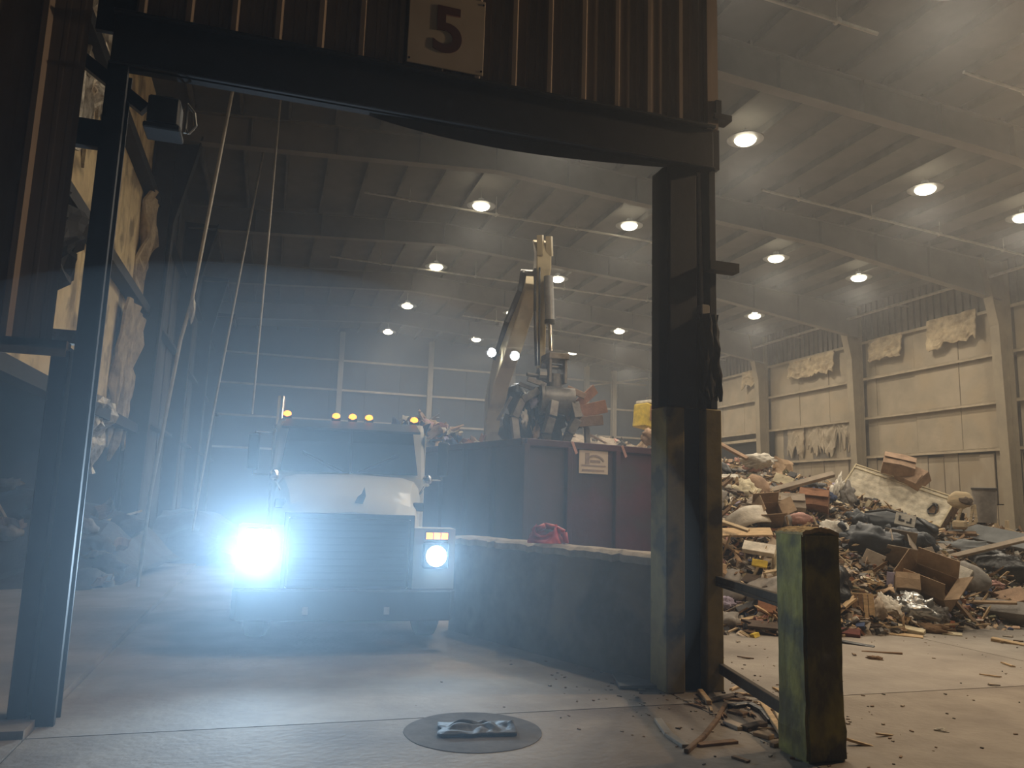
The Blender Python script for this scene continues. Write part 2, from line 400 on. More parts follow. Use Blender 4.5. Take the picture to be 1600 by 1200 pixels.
# torn insulation hanging on the girts: ragged layered sheets
def torn(name, m, parent, y0, y1, z0, z1, x, seed, bite=.5, amp=.12, nu=16, nv=10, ax='y'):
    mb = MB()
    def edge(u): return bite * max(0, noise.noise(Vector((u * 6, seed * 3.3, 0))) + .35) + .15 * bite * abs(noise.noise(Vector((u * 26, seed, 1))))
    def fn(u, v):
        zz = z1 - (z1 - z0) * v * (1 - edge(u))
        xx = x + amp * noise.noise(Vector((u * 4, v * 4, seed))) - amp * .8 * v
        yy = y0 + (y1 - y0) * u + .05 * noise.noise(Vector((u * 3, v * 5, seed + 9)))
        return Vector((xx, yy, zz)) if ax == 'y' else Vector((yy, xx, zz))
    vs = [fn(i / nu, j / nv) for i in range(nu + 1) for j in range(nv + 1)]
    gg = lambda i, j: i * (nv + 1) + j
    N = len(vs); off = Vector((.05, 0, 0)) if ax == 'y' else Vector((0, .05, 0))
    vs2 = vs + [v + off for v in vs]
    fs = [(gg(i, j), gg(i + 1, j), gg(i + 1, j + 1), gg(i, j + 1)) for i in range(nu) for j in range(nv)]
    fs += [tuple(N + q for q in f[::-1]) for f in list(fs)]
    rim = [gg(i, 0) for i in range(nu + 1)] + [gg(nu, j) for j in range(1, nv + 1)] + [gg(i, nv) for i in range(nu - 1, -1, -1)] + [gg(0, j) for j in range(nv - 1, 0, -1)]
    for p, q in zip(rim, rim[1:] + rim[:1]): fs.append((p, N + p, N + q, q))
    mb.add(vs2, fs); return mb.build(name, m, parent, smooth=False)
for i, (y0, y1, z0, z1) in enumerate([(26.0, 27.4, 7.3, 8.25), (27.4, 28.9, 7.35, 8.2), (22.4, 24.0, 7.35, 8.3), (19.2, 21.2, 7.3, 8.45), (31, 32.5, 7.4, 8.3), (13, 15, 7.2, 8.3)]):
    torn('torn_insulation', M_torn, wr, y0, y1, z0, z1, 21.95, i + 1, .28)
for i, (y0, y1) in enumerate([(25.0, 25.9), (25.9, 26.9), (26.9, 27.9), (28.2, 29.3)]):
    zz = 3.85
    torn('torn_panel_facing', M_wallp, wr, y0, y1, zz, zz + 1.4, 22.12, i + 11, .75, .1)

# ================================================================== BACK WALL Y=43
wb = setting('wall_back', 'dark far end wall of the hall with pale columns')
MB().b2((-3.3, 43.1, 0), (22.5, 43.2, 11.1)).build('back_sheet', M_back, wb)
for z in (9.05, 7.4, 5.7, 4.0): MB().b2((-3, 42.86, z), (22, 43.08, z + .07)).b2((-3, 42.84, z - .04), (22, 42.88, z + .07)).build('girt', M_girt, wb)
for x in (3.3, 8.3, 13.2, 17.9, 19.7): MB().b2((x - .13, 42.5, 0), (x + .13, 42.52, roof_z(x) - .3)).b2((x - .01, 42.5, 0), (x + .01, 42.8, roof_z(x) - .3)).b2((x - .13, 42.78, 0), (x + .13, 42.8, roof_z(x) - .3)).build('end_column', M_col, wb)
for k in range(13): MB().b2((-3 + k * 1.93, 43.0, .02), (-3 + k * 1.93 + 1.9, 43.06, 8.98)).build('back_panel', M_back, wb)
MB().bar((18, 42.7, 8.7), (22, 42.7, 9.5), .05, .08).build('brace', M_girt, wb)

# ================================================================== LEFT WALL  X=-2.95
wl = setting('wall_left', 'dark left hall wall beyond the torn insulation')
mb = MB(); y = 18.3
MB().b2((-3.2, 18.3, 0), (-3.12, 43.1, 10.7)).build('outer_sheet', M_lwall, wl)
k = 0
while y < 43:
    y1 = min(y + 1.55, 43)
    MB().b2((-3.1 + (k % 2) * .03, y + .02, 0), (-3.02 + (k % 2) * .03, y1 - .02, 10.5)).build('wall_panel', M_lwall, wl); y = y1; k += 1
for y in (18.3, 24.4, 30.6, 36.8): column(y, wl, -3.0, 1, M_dark2)
for z in (3.2, 5.6, 8.0): MB().b2((-3.0, 18.4, z), (-2.8, 43, z + .08)).build('girt', M_dark2, wl)
# upper insulated wall, hanging from roof to 2.9 m, open below
wi = setting('wall_insulated', 'yellowed torn insulated curtain wall just inside the left door post')
MB().b2((-3.25, 6.7, 2.95), (-3.15, 18.3, 10.5)).build('outer_sheet', M_lwall, wi)
edges = [2.95, 5.55, 8.05, 10.4]
rw = random.Random(11)
for zi in range(3):
    y = 6.8
    while y < 18.1:
        y1 = min(y + 1.55, 18.25); off = rw.uniform(0, .04)
        MB().b2((-3.12 + off, y + .01, edges[zi] + .06), (-3.05 + off, y1 - .01, edges[zi + 1] - .03)).build('insulation_panel', M_insul, wi, bev=.015); y = y1
for z in (2.95, 5.55, 8.05): MB().b2((-3.05, 6.7, z - .10), (-2.78, 18.4, z + .10)).build('girt', M_dark, wi)
for i, (y0, y1, z0, z1, m) in enumerate([(9.6, 12.4, 6.4, 9.6, M_foil), (11.6, 13.6, 7.2, 8.9, M_foil), (15.9, 18.0, 2.2, 5.3, M_torn), (13.5, 15.6, 1.9, 3.2, M_foil), (17.2, 18.5, 4.4, 8.0, M_torn), (10.5, 12, 4.2, 5.4, M_dark2)]):
    torn('hanging_facing', m, wi, y0, y1, z0, z1, -2.85, i + 31, .55, .25)
MB().b2((-3.0, 18.2, 2.2), (-2.6, 18.5, 10.4)).build('end_post', M_dark2, wi)
# far-left hall boundary (dark)
wo = setting('wall_outer_left', 'dark boundary of the unlit bay at the far left')
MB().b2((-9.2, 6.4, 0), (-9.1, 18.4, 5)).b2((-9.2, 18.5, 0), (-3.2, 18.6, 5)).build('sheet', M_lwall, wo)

# ================================================================== FRONT WALL over door 5 (Y=6.4)
wf = setting('wall_front', 'brown ribbed metal siding above the opening marked 5')
def ribbed(x0, nribs, z0, z1, y=6.4, seed=0, minor=.012):
    """sheet with trapezoid ribs every .35 m, minor ribs between"""
    prof = []
    for k in range(nribs):
        b = x0 + k * .35
        prof += [(b, 0), (b + .025, -.045), (b + .065, -.045), (b + .09, 0), (b + .165, 0), (b + .175, -minor), (b + .20, -minor), (b + .21, 0), (b + .265, 0), (b + .275, -minor), (b + .30, -minor), (b + .31, 0)]
    prof.append((x0 + nribs * .35, 0))
    vs = []; fs = []
    for (x, d) in prof: vs += [(x, y + d, z0), (x, y + d, z1), (x, y + d + .004, z0), (x, y + d + .004, z1)]
    for i in range(len(prof) - 1):
        a = i * 4; b = a + 4
        fs += [(a, b, b + 1, a + 1), (a + 2, a + 3, b + 3, b + 2), (a, a + 2, b + 2, b), (a + 1, b + 1, b + 3, a + 3)]
    return MB().add(vs, fs)
x = -1.31; k = 0
while x < 3.9:
    o = ribbed(x, 3, 5.44, 9.4, 6.4 - .003 * (k % 2)).build('siding_sheet', M_sidd, wf); x += 1.05; k += 1
x = -1.62 - 1.05; 
for k in range(7): ribbed(x - k * 1.05, 3, 2.72, 9.4, 6.38, 0, .001).build('siding_sheet', M_sidd, wf)
MB().b2((-9.2, 6.30, 2.66), (-1.5, 6.44, 2.72)).b2((-9.2, 6.30, 2.6), (-1.5, 6.31, 2.72)).build('sill_flashing', M_sidd, wf)
MB().b2((3.92, 6.33, 5.4), (4.04, 6.6, 9.6)).build('corner_trim', M_sidd, wf)
MB().b2((-1.6, 6.45, 5.3), (3.95, 6.5, 9.4)).build('backing_sheet', M_dark2, wf)
MB().b2((-9, 6.43, 2.8), (-2.05, 6.48, 9.4)).build('backing_sheet', M_dark2, wf)
MB().b2((-1.62, 6.42, 5.9), (-1.2, 6.5, 9.4)).build('backing_sheet', M_dark2, wf)
# header beam
hb = setting('trim_1', 'dark steel header beam over the opening marked 5')
MB().b2((-1.45, 6.36, 4.98), (4.0, 6.40, 5.43)).b2((-1.45, 6.3, 5.40), (4.0, 6.5, 5.43)).b2((-1.45, 6.33, 4.98), (4.0, 6.48, 5.0)).build('beam', M_dark, hb, bev=.006)
MB().grid(lambda u, v: Vector((.6 + 2.95 * u, 6.42 + .02 * v, 5.0 - (.02 + .10 * math.sin(3.14 * u ** .8)) * v)), 30, 2, .02).build('sagging_plate', M_dark2, hb)
# left jamb post
lj = setting('door_1', 'dark steel left post of the opening marked 5')
MB().b2((-1.46, 6.36, 0), (-1.32, 6.38, 5.0)).b2((-1.46, 6.58, 0), (-1.32, 6.6, 5.0)).b2((-1.46, 6.36, 0), (-1.44, 6.6, 5.0)).build('post', M_dark, lj)
MB().b2((-1.325, 6.345, 0), (-1.31, 6.40, 5.0)).build('edge_angle', M_dark2, lj)
MB().b2((-1.62, 6.4, 0), (-1.50, 6.6, 2.7)).build('outer_post', M_dark2, lj, bev=.01)
MB().b2((-1.78, 6.42, 4.3), (-1.42, 6.5, 4.52)).build('bracket', M_dark, lj)
MB().b2((-1.7, 6.5, 2.74), (-1.35, 6.62, 2.84)).build('splice', M_conct, lj)
MB().bar((-1.7, 6.6, 5.1), (-1.2, 6.6, 4.75), .08, .1).build('knee_brace', M_dark, lj)
# right post
rj = setting('door_2', 'dark steel right post of the opening with yellow guard timbers')
MB().b2((3.52, 6.42, 2.58), (3.84, 6.6, 5.0)).b2((3.52, 6.42, 2.58), (3.56, 6.75, 5.0)).build('post', M_dark, rj, bev=.008)
MB().b2((3.98, 6.42, 2.58), (4.06, 6.75, 5.4)).build('outer_channel', M_dark, rj, bev=.008)
MB().b2((3.70, 6.5, 0), (3.9, 6.7, 2.62)).build('web', M_dark, rj)
MB().b2((3.84, 6.60, 0), (3.98, 6.62, 5.0)).build('inner_plate', M_dark2, rj)
MB().b2((3.50, 6.40, 0), (3.69, 6.72, 2.58)).build('guard_timber', M_yel, rj, bev=.012)
MB().b2((3.91, 6.40, 0), (4.09, 6.72, 2.58)).build('guard_timber', M_yel, rj, bev=.012)
MB().tube((3.93, 6.48, 3.55), (3.90, 6.48, 5.05), .018).build('conduit', M_pipe, rj)
MB().b2((3.88, 6.40, 3.45), (3.97, 6.5, 3.6)).build('junction_box', M_pipe, rj, bev=.008)
torn('torn_sheet', M_dark2, rj, 3.86, 4.04, 2.55, 3.5, 6.36, 77, .35, .06, ax='x')
MB().b2((3.92, 6.3, 3.93), (4.24, 6.42, 4.02)).build('bracket', M_dark, rj)
MB().b2((3.98, 6.3, 5.50), (4.18, 6.45, 5.56)).b2((4.0, 6.3, 5.7), (4.06, 6.42, 5.56)).build('bracket', M_dark, rj)
MB().b2((3.5, 6.38, 5.0), (4.08, 6.5, 5.42)).build('header_joint', M_dark, rj)

# sign 5 (numeral built as real outline, slightly raised)
s = thing('number_sign', 'square beige sign with a dark numeral 5 on the ribbed siding', 'sign', (1.235, 6.33, 5.84))
MB().b2((-.35, -.006, -.37), (.35, .006, .37)).build('board', M_sign, s, bev=.004)
cu = bpy.data.curves.new('numeral', 'FONT'); cu.body = '5'; cu.size = .62; cu.extrude = .004; cu.align_x = 'CENTER'; cu.offset = .012
tmp = bpy.data.objects.new('tmp', cu); COL.objects.link(tmp); bpy.context.view_layer.update()
nme = bpy.data.meshes.new_from_object(tmp.evaluated_get(bpy.context.evaluated_depsgraph_get())); bpy.data.objects.remove(tmp)
nme.materials.clear(); nme.materials.append(M_signd)
no = bpy.data.objects.new('numeral', nme); COL.objects.link(no); no.parent = s; no.location = (.01, -.010, -.20); no.rotation_euler = (R(90), 0, 0)
for p in ((-.33, -.33), (.33, -.33), (-.33, .33), (.33, .33)): MB().tube((p[0], -.012, p[1]), (p[0], .045, p[1]), .01, 6).build('bolt', M_dark, s)

# flood fixture hanging under header at left
s = thing('header_fixture', 'dark box fixture with cable loop under the header at left', 'fixture', (-1.02, 6.55, 4.72))
MB().b2((-.14, -.12, -.14), (.10, .12, .10)).build('housing', M_blk, s, bev=.015)
MB().b2((-.16, -.13, -.19), (.12, .13, -.14)).build('visor', M_dark, s, bev=.01)
MB().path([(.14, 0, .12), (.2, 0, .05), (.22, 0, -.06), (.17, 0, -.14), (.14, 0, -.1)], .012, 6).build('cable', M_pipe, s)
MB().tube((.14, 0, .12), (.14, 0, -.14), .014, 6).build('conduit', M_pipe, s)
MB().b2((-.03, -.03, .1), (.03, .03, .14)).build('mount', M_dark, s)
# yard lamp fixture (out of frame)
s = thing('yard_lamp', 'warm yard lamp outside on its pole', 'lamp', (9.2, 5.4, 0))
MB().tube((.3, .1, 0), (.3, .1, 7.3), .07).build('pole', M_dark, s)
MB().b2((-.2, -.1, 7.0), (.35, .2, 7.12)).build('head', M_dark, s)
MB().b2((-.15, -.08, 6.97), (.1, .08, 7.0)).build('lens', emis('sodium_glow', (1, .6, .25), 12), s)

# braces and ropes inside left
def rope(pts, label, r=.02, name='slack_cable'):
    t = thing(name, label, 'cable', pts[0]); p0 = Vector(pts[0])
    MB().path([Vector(p) - p0 for p in pts], r, 8).build('cable', M_pipe, t, smooth=True, auto=50)
    return t
rp = rope([(-1.12, 14, 9.6), (-1.15, 14, 8.95), (-1.5, 14, 4.9), (-1.62, 14, 4.2), (-1.85, 14, 1.6), (-1.9, 14, .1)], 'thick slanting cable with a knotted end inside the left wall', .03)
MB().blob((-.36, 0, -4.85), (.05, .05, .22), .3, 3, 2, 3).build('knot', M_pipe, rp)
rope([(-.78, 20, 10.4), (-1.45, 20, 3.3), (-1.7, 20, .1)], 'thinner slanting cable further inside the hall', .03)
rope([(-.36, 16, 10.72), (-.38, 16, 7), (-.42, 16, 3.2)], 'thin straight vertical cable right of the slanting ones', .02)

# ================================================================== HIGH BAY LIGHTS
def make_lamp():
    t = thing('high_bay_light', '', 'light')
    MB().tube((0, 0, .06), (0, 0, .16), .22, 20, .12).tube((0, 0, .16), (0, 0, .26), .09, 12).tube((0, 0, .04), (0, 0, .06), .42, 24).build('housing', M_hyd, t, smooth=True, auto=40)  # rim shaped wide to block the lens's upward light from the roof
    MB().blob((0, 0, .04), (.25, .25, .13), 0, 1, 3).build('lens', E_lamp, t, smooth=True)
    MB().tube((0, 0, .26), (0, 0, .42), .012, 6).build('hanger', M_pipe, t)
    ld = bpy.data.lights.new('lamp_light', 'AREA'); ld.shape = 'DISK'; ld.size = .4; ld.energy = LAMP_W; ld.color = LAMP_COL; ld.spread = R(165)
    lo = bpy.data.objects.new('lamp_light', ld); COL.objects.link(lo); lo.parent = t; lo.location = (0, 0, -.12)
    return t
rows = [('first', 5.34, 10.15, (8.7, 14.7, 20.9, 27.3, 33.6, 39.5)), ('second', 10.05, 10.15, (8.8, 14.62, 20.75, 27.0, 32.9, 39.3)),
        ('third', 15.4, 9.79, (8.6, 14.7, 20.8, 27, 32.8, 38.7)), ('fourth', 18.8, 9.56, (8.6, 14.8, 20.9, 26.9, 33, 38.8))]
proto = None
nth = {0: 'nearest', 1: 'second', 2: 'third', 3: 'fourth', 4: 'fifth', 5: 'sixth', 6: 'seventh'}
for rn, X, z, Ys in rows:
    for i, Y in enumerate(Ys):
        t = proto = make_lamp() if proto is None else proto
        if not (rn == 'first' and i == 0): t = copy_tree(proto)
        t.location = (X, Y, z)
        far = 'lamp %s back' % nth[i] if i else 'nearest lamp'
        t['label'] = 'glowing high bay light in the %s lamp row from the truck side, %s' % (rn, far)
        t['group'] = 'high bay lights under the roof'
        hz = roof_z(X) - .2 - z - .26
        for c in t.children:
            if c.name.startswith('hanger'): c.location = (0, 0, .26); c.scale = (1, 1, max(.2, hz / .16)); c.location = (0, 0, .26 - .26 * c.scale.z)

# ================================================================== CONCRETE PUSH WALL
cw = thing('concrete_wall', 'low stained concrete barrier wall between truck and right post', 'barrier')
A, B = Vector((3.56, 6.72, 0)), Vector((2.32, 9.95, 0)); d = (B - A).normalized(); nrm = Vector((d.y, -d.x, 0))
def along(s_, o_, z_): p = A + d * s_ + nrm * o_; return (p.x, p.y, z_)
L = (B - A).length
mb = MB(); mb.add([along(0, 0, 0), along(L, 0, 0), along(L, .3, 0), along(0, .3, 0), along(0, 0.02, 1.13), along(L, 0.02, 1.13), along(L, .3, 1.13), along(0, .3, 1.13)],
                  [(0, 1, 2, 3), (4, 7, 6, 5), (0, 4, 5, 1), (1, 5, 6, 2), (2, 6, 7, 3), (3, 7, 4, 0)])
mb.build('wall_body', M_conc, cw)
def capf(u, v):
    s_ = u * L; e = .02 * noise.noise(Vector((u * 14, v * 2, 2))) + (.03 * noise.noise(Vector((u * 40, 0, 1))) if v < .2 else 0)
    return Vector(along(s_, .0 + v * .31 - (.012 if v < .1 else 0) + (e if v < .1 else 0), 1.19 + e * .6 - (.03 if v < .01 else 0)))
MB().grid(capf, 50, 6, .07).build('rough_cap', M_conct, cw)
t = thing('red_bag', 'crumpled red plastic bag lying on the concrete barrier', 'bag', (3.02, 8.3, 1.2))
def redf(u, v):
    a = u * 6.283; h = v
    r = .2 * (1 - .35 * h) * (1 + .25 * noise.noise(Vector((math.cos(a) * 2, math.sin(a) * 2, h * 3))))
    return Vector((r * math.cos(a) * 1.1 + .03 * math.sin(a * 3), r * math.sin(a) * .7, h * (.15 + .05 * math.cos(a * 2 + 1)) + .06 * noise.noise(Vector((math.cos(a) * 3, math.sin(a) * 3, 5))) * h))
MB().grid(redf, 26, 6).build('bag', M_red, t, smooth=True)
MB().path([(-.12, 0, .14), (-.02, -.02, .19), (.10, 0, .17), (.20, -.05, .12), (.22, -.06, .0)], .035, 8).build('twisted_handle', M_red, t, smooth=True)
t = thing('floor_plate', 'flat grey sheet lying on the floor by the barrier foot', 'sheet')
q = [(3.24, 7.35), (3.40, 7.0), (3.50, 6.62), (3.12, 6.62)]
q = [at_z(952, 1046), at_z(985, 1040), at_z(1034, 1077), at_z(968, 1078)]
MB().add([(p.x, p.y, .012 + .0 * i) for i, p in enumerate(q)] + [(p.x, p.y, .035) for p in q], [(3, 2, 1, 0), (4, 5, 6, 7), (0, 1, 5, 4), (1, 2, 6, 5), (2, 3, 7, 6), (3, 0, 4, 7)]).build('sheet', M_plate, t)

# ================================================================== BOLLARD + RAILS
t = thing('timber_bollard', 'thick square patchy yellow timber bollard in the foreground', 'bollard', (3.67, 4.68, 0))
def bollf():
    bm = bmesh.new(); bmesh.ops.create_cube(bm, size=1)
    for v in bm.verts: v.co = Vector((v.co.x * .31, v.co.y * .31, (v.co.z + .5) * 1.5))
    for z in [i / 16 for i in range(1, 16)]:
        bmesh.ops.bisect_plane(bm, geom=bm.verts[:] + bm.edges[:] + bm.faces[:], plane_co=(0, 0, z * 1.5), plane_no=(0, 0, 1))
    bmesh.ops.bevel(bm, geom=[e for e in bm.edges if e.calc_face_angle(0) > 1], offset=.018, segments=2, affect='EDGES')
    for v in bm.verts:
        k = noise.noise(v.co * 6) * .008; v.co.x += k; v.co.y += noise.noise(v.co * 7 + Vector((5, 5, 5))) * .008
        if v.co.z < .25: v.co.x *= 1.06; v.co.y *= 1.06
    me = bpy.data.meshes.new('post'); bm.to_mesh(me); bm.free(); me.materials.append(M_boll)
    o = bpy.data.objects.new('post', me); COL.objects.link(o); o.parent = t
bollf()
MB().grid(lambda u, v: Vector(((u - .5) * .30, (v - .5) * .30, 1.50 + .035 * (1 - (2 * u - 1) ** 2) + .012 * noise.noise(Vector((u * 7, v * 7, 0))))), 12, 12, .03).build('worn_top', M_bolltop, t)
t = thing('guard_rails', 'two rusty steel rails joining the right post and the bollard', 'rail', (3.9, 5.7, 0))
MB().bar((.13, .70, .98), (-.25, -.88, .98), .05, .09).bar((.13, .66, .96), (-.25, -.88, .96), .09, .01).build('upper_rail', M_rust, t, bev=.004)
MB().bar((.16, .70, .20), (-.25, -.88, .22), .05, .09).build('lower_rail', M_rust, t, bev=.004)

# ================================================================== DUMP CONTAINER
t = thing('container', 'tall open maroon waste container behind the concrete barrier', 'container', (3.66, 11.1, 0), (0, 0, R(14)))
CW, CL, CH = 2.85, 6.2, 2.60
# local x = along front, y = back; side leans back-left so skew the far end slightly
def ribwall(p, q, n, m, name, inner, first=None):
    p, q = Vector(p), Vector(q); dd = (q - p) / n; u = dd.normalized(); nn = Vector((u.y, -u.x, 0))
    for i in range(n):
        a = p + dd * i; b = a + dd
        mb = MB(); e = .012
        vs = []
        for z in (.32, CH - .1):
            for (pt_, o_) in ((a + u * e, 0), (b - u * e, 0), (b - u * e, -.04), (a + u * e, -.04)): vs.append((pt_.x + nn.x * o_, pt_.y + nn.y * o_, z))
        mb.add(vs, [(0, 1, 2, 3), (4, 7, 6, 5), (0, 4, 5, 1), (1, 5, 6, 2), (2, 6, 7, 3), (3, 7, 4, 0)])
        mb.build('side_panel', first[i] if first else m, t)
        c = a - nn * 0
        r_ = MB(); r_.bar((c.x + nn.x * .03, c.y + nn.y * .03, .3), (c.x + nn.x * .03, c.y + nn.y * .03, CH - .08), .10, .10, up=(nn.x, nn.y, 0)); r_.build('rib', first[i] if first else m, t, bev=.01)
SK = -.0
ribwall((0, 0, 0), (.80, 0, 0), 1, M_cshade, 'f', 0)
ribwall((.80, 0, 0), (1.76, 0, 0), 1, M_mar, 'f', 0)
ribwall((1.76, 0, 0), (CW, 0, 0), 1, M_mar, 'f', 0)
ribwall((-.15, CL, 0), (0, 0, 0), 7, M_cshade, 's', 0)
ribwall((CW, 0, 0), (CW - .15, CL, 0), 7, M_mar, 's', 0)
ribwall((CW - .15, CL, 0), (-.15, CL, 0), 3, M_mar, 'b', 0)
MB().b2((-.05, .0, .15), (CW, CL, .36)).build('floor_pan', M_cshade, t)
mb = MB()
for a, b in (((0, 0), (CW, 0)), ((CW, 0), (CW - .15, CL)), ((CW - .15, CL), (-.15, CL)), ((-.15, CL), (0, 0))): mb.bar((a[0], a[1], CH - .05), (b[0], b[1], CH - .05), .12, .11)
mb.build('top_rail', M_mar, t, bev=.01)
mb = MB()
for a in ((.1, .1), (CW - .2, .1), (.0, CL - .2), (CW - .3, CL - .2)): mb.tube((a[0] - .08, a[1] + .3, .14), (a[0] + .18, a[1] + .3, .14), .14, 14)
mb.build('roller', M_dark, t)
pl = MB().b2((1.0, -.035, 2.12), (1.58, -.015, 2.50)).build('sign_plate', M_sign, t, bev=.004)
mb = MB()   # faded marks on the plate: arc-like swoosh, block and text bar
for k in range(9):
    a0, a1 = R(20 + k * 15), R(20 + (k + 1) * 15)
    mb.bar((1.31 + .19 * math.cos(a0), -.040, 2.28 + .13 * math.sin(a0)), (1.31 + .19 * math.cos(a1), -.040, 2.28 + .13 * math.sin(a1)), .03, .004, up=(0, 1, 0))
mb.b2((1.05, -.040, 2.24), (1.53, -.036, 2.26)); mb.b2((1.06, -.040, 2.16), (1.5, -.036, 2.19)); mb.b2((1.12, -.040, 2.27), (1.2, -.036, 2.45)); mb.b2((1.22, -.040, 2.30), (1.42, -.036, 2.34))
mb.build('faded_print', M_faint, pl)
for xx in (.86, 1.86): MB().bar((xx - .03, -.075, 2.60), (xx + .06, -.075, 2.42), .05, .012, up=(0, 1, 0)).build('strap', WD['pink'], t)
MB().b2((CW + .02, -.05, .4), (CW + .07, .0, 2.1)).build('edge_strip', M_conct, t)

# ================================================================== TRUCK
TR = thing('truck', 'cream heavy truck facing the opening with blazing headlights and amber roof lamps', 'truck', (.89, 8.72, 0), (0, 0, R(-4)))
def sh(name, mb, m, par=TR, **k): return mb.build(name, m, par, **k)
# hood with tapered plan
def hoodmesh():
    st = [(.02, .70, 1.46, .60), (.14, .76, 1.60, .60), (.6, .80, 1.73, .60), (1.2, .88, 1.86, .60), (1.62, .94, 1.93, .60)]
    vs = []; n = 11
    for (y, w_, zt, zb) in st:
        prof = [(-w_, zb), (-w_ - .0, zt - .28), (-w_ + .03, zt - .14), (-w_ + .10, zt - .05), (-w_ + .25, zt - .01), (0, zt + .02), (w_ - .25, zt - .01), (w_ - .10, zt - .05), (w_ - .03, zt - .14), (w_, zt - .28), (w_, zb)]
        vs += [(x, y, z) for x, z in prof]
    fs = [(i * n + j, i * n + j + 1, (i + 1) * n + j + 1, (i + 1) * n + j) for i in range(len(st) - 1) for j in range(n - 1)]
    fs += [tuple(range(n)), tuple(range((len(st) - 1) * n, len(st) * n))[::-1]]
    return MB().add(vs, fs)
hood = sh('hood', hoodmesh(), M_truck, smooth=True, auto=35)
sh('hood_ornament', MB().prism([(-.07, -.02), (.02, -.03), (.05, .06), (.03, .16), (-.0, .08), (-.04, .05)], -.012, .012, 'y', Matrix.Translation((.10, .10, 1.60))), M_chr, hood)
for sx in (-1, 1):
    sh('hood_latch', MB().b2((sx * .72, .35, 1.50), (sx * .84, .50, 1.60)), M_blk, hood, bev=.01)
    sh('hood_mirror', MB().tube((sx * .80, .5, 1.70), (sx * .86, .42, 1.82), .012, 6).blob((sx * .87, .40, 1.86), (.06, .05, .07), 0, 1, 2), M_chr, hood)
gr = sh('grille', MB().b2((-.66, -.03, .66), (.66, .03, 1.42)), M_blk, bev=.03)
for k in range(9): sh('grille_bar', MB().b2((-.60, -.045, .74 + k * .075), (.60, -.03, .765 + k * .075)), M_dark, gr)
sh('grille_surround', MB().b2((-.70, -.02, .62), (-.655, .03, 1.45)).b2((.655, -.02, .62), (.70, .03, 1.45)).b2((-.70, -.02, 1.41), (.70, .03, 1.46)), M_blk, bev=.006)
bp_ = sh('bumper', MB().prism([(-1.18, .0), (-1.12, -.14), (-.6, -.18), (.6, -.18), (1.12, -.14), (1.18, .0), (1.18, .08), (-1.18, .08)], .34, .66, 'z'), M_dark, bev=.015)
for sx in (-1, 1): sh('tow_hook', MB().b2((sx * .42 - .03, -.24, .42), (sx * .42 + .03, -.16, .5)), M_chr, bp_)
def fender(sx):
    ring = []; N = 12
    for i in range(N + 1):
        a = math.pi * i / N; ring.append((1.0 - math.cos(a) * .68, .58 + math.sin(a) * .66))
    inn = [(1.0 - math.cos(math.pi * i / N) * .58, .58 + math.sin(math.pi * i / N) * .56) for i in range(N + 1)]
    poly = ring + inn[::-1]
    mb = MB(); x0, x1 = sorted((sx * .70, sx * 1.17))
    for i in range(N): mb.prism([ring[i], ring[i + 1], inn[i + 1], inn[i]], x0, x1, 'x')
    mb.b2((x0, .02, .66), (x1, .42, 1.32))
    return mb
for sx in (-1, 1):
    fd = sh('fender', fender(sx), M_truck if sx < 0 else M_truck, smooth=False, bev=0)
    hl = sh('headlight', MB().b2((sx * .955 - .15, -.03, .88), (sx * .955 + .15, .04, 1.17)), M_blk, TR, bev=.02)
    lens = MB().prism([(sx * .955 + .115 * math.cos(a) * (1 if abs(math.cos(a)) < .9 else 1), 1.02 + .115 * math.sin(a)) for a in [R(x) for x in range(0, 360, 30)]], -.05, -.03, 'y')
    sh('lens', lens, E_headl if sx < 0 else E_head, hl)
    tl = sh('turn_lamp', MB().b2((sx * .955 - .13, -.03, 1.19), (sx * .955 + .13, .03, 1.29)), M_blk, TR, bev=.01)
    for q in (-.085, 0, .085): sh('amber_lens', MB().b2((sx * .955 + q - .036, -.045, 1.205), (sx * .955 + q + .036, -.03, 1.275)), E_amber, tl)
    ld = bpy.data.lights.new('headlamp_light', 'SPOT'); ld.energy = HEAD_L if sx < 0 else HEAD_R; ld.color = HEAD_COL; ld.spot_size = R(112); ld.spot_blend = 1; ld.shadow_soft_size = .10
    lo = bpy.data.objects.new('headlamp_light', ld); COL.objects.link(lo); lo.parent = TR; lo.location = (sx * .955, -.09, 1.02)
    tgt = Vector((sx * .955 * (.1 if sx < 0 else .9), -9, 4.0 if sx < 0 else 1.6))
    lo.rotation_euler = (tgt - Vector(lo.location)).to_track_quat('-Z', 'Y').to_euler()
# cab
cab = sh('cab', MB().prism([(1.55, .75), (1.55, 1.90), (1.85, 2.56), (1.95, 2.66), (3.35, 2.70), (3.4, .75)], -.98, .98, 'x'), M_truck, bev=.05, seg=2)
ws = sh('windshield', MB().add([(-.88, 1.535, 1.95), (.88, 1.535, 1.95), (.82, 1.80, 2.52), (-.82, 1.80, 2.52), (-.88, 1.56, 1.95), (.88, 1.56, 1.95), (.82, 1.83, 2.52), (-.82, 1.83, 2.52)], [(0, 1, 2, 3), (4, 7, 6, 5), (0, 4, 5, 1), (1, 5, 6, 2), (2, 6, 7, 3), (3, 7, 4, 0)]), M_glass)
sh('centre_pillar', MB().bar((0, 1.53, 1.94), (0, 1.80, 2.53), .03, .02), M_blk, ws)
for sx in (-1, 1): sh('wiper', MB().bar((sx * .1, 1.50, 1.97), (sx * .62, 1.63, 2.22), .015, .015), M_blk, ws)
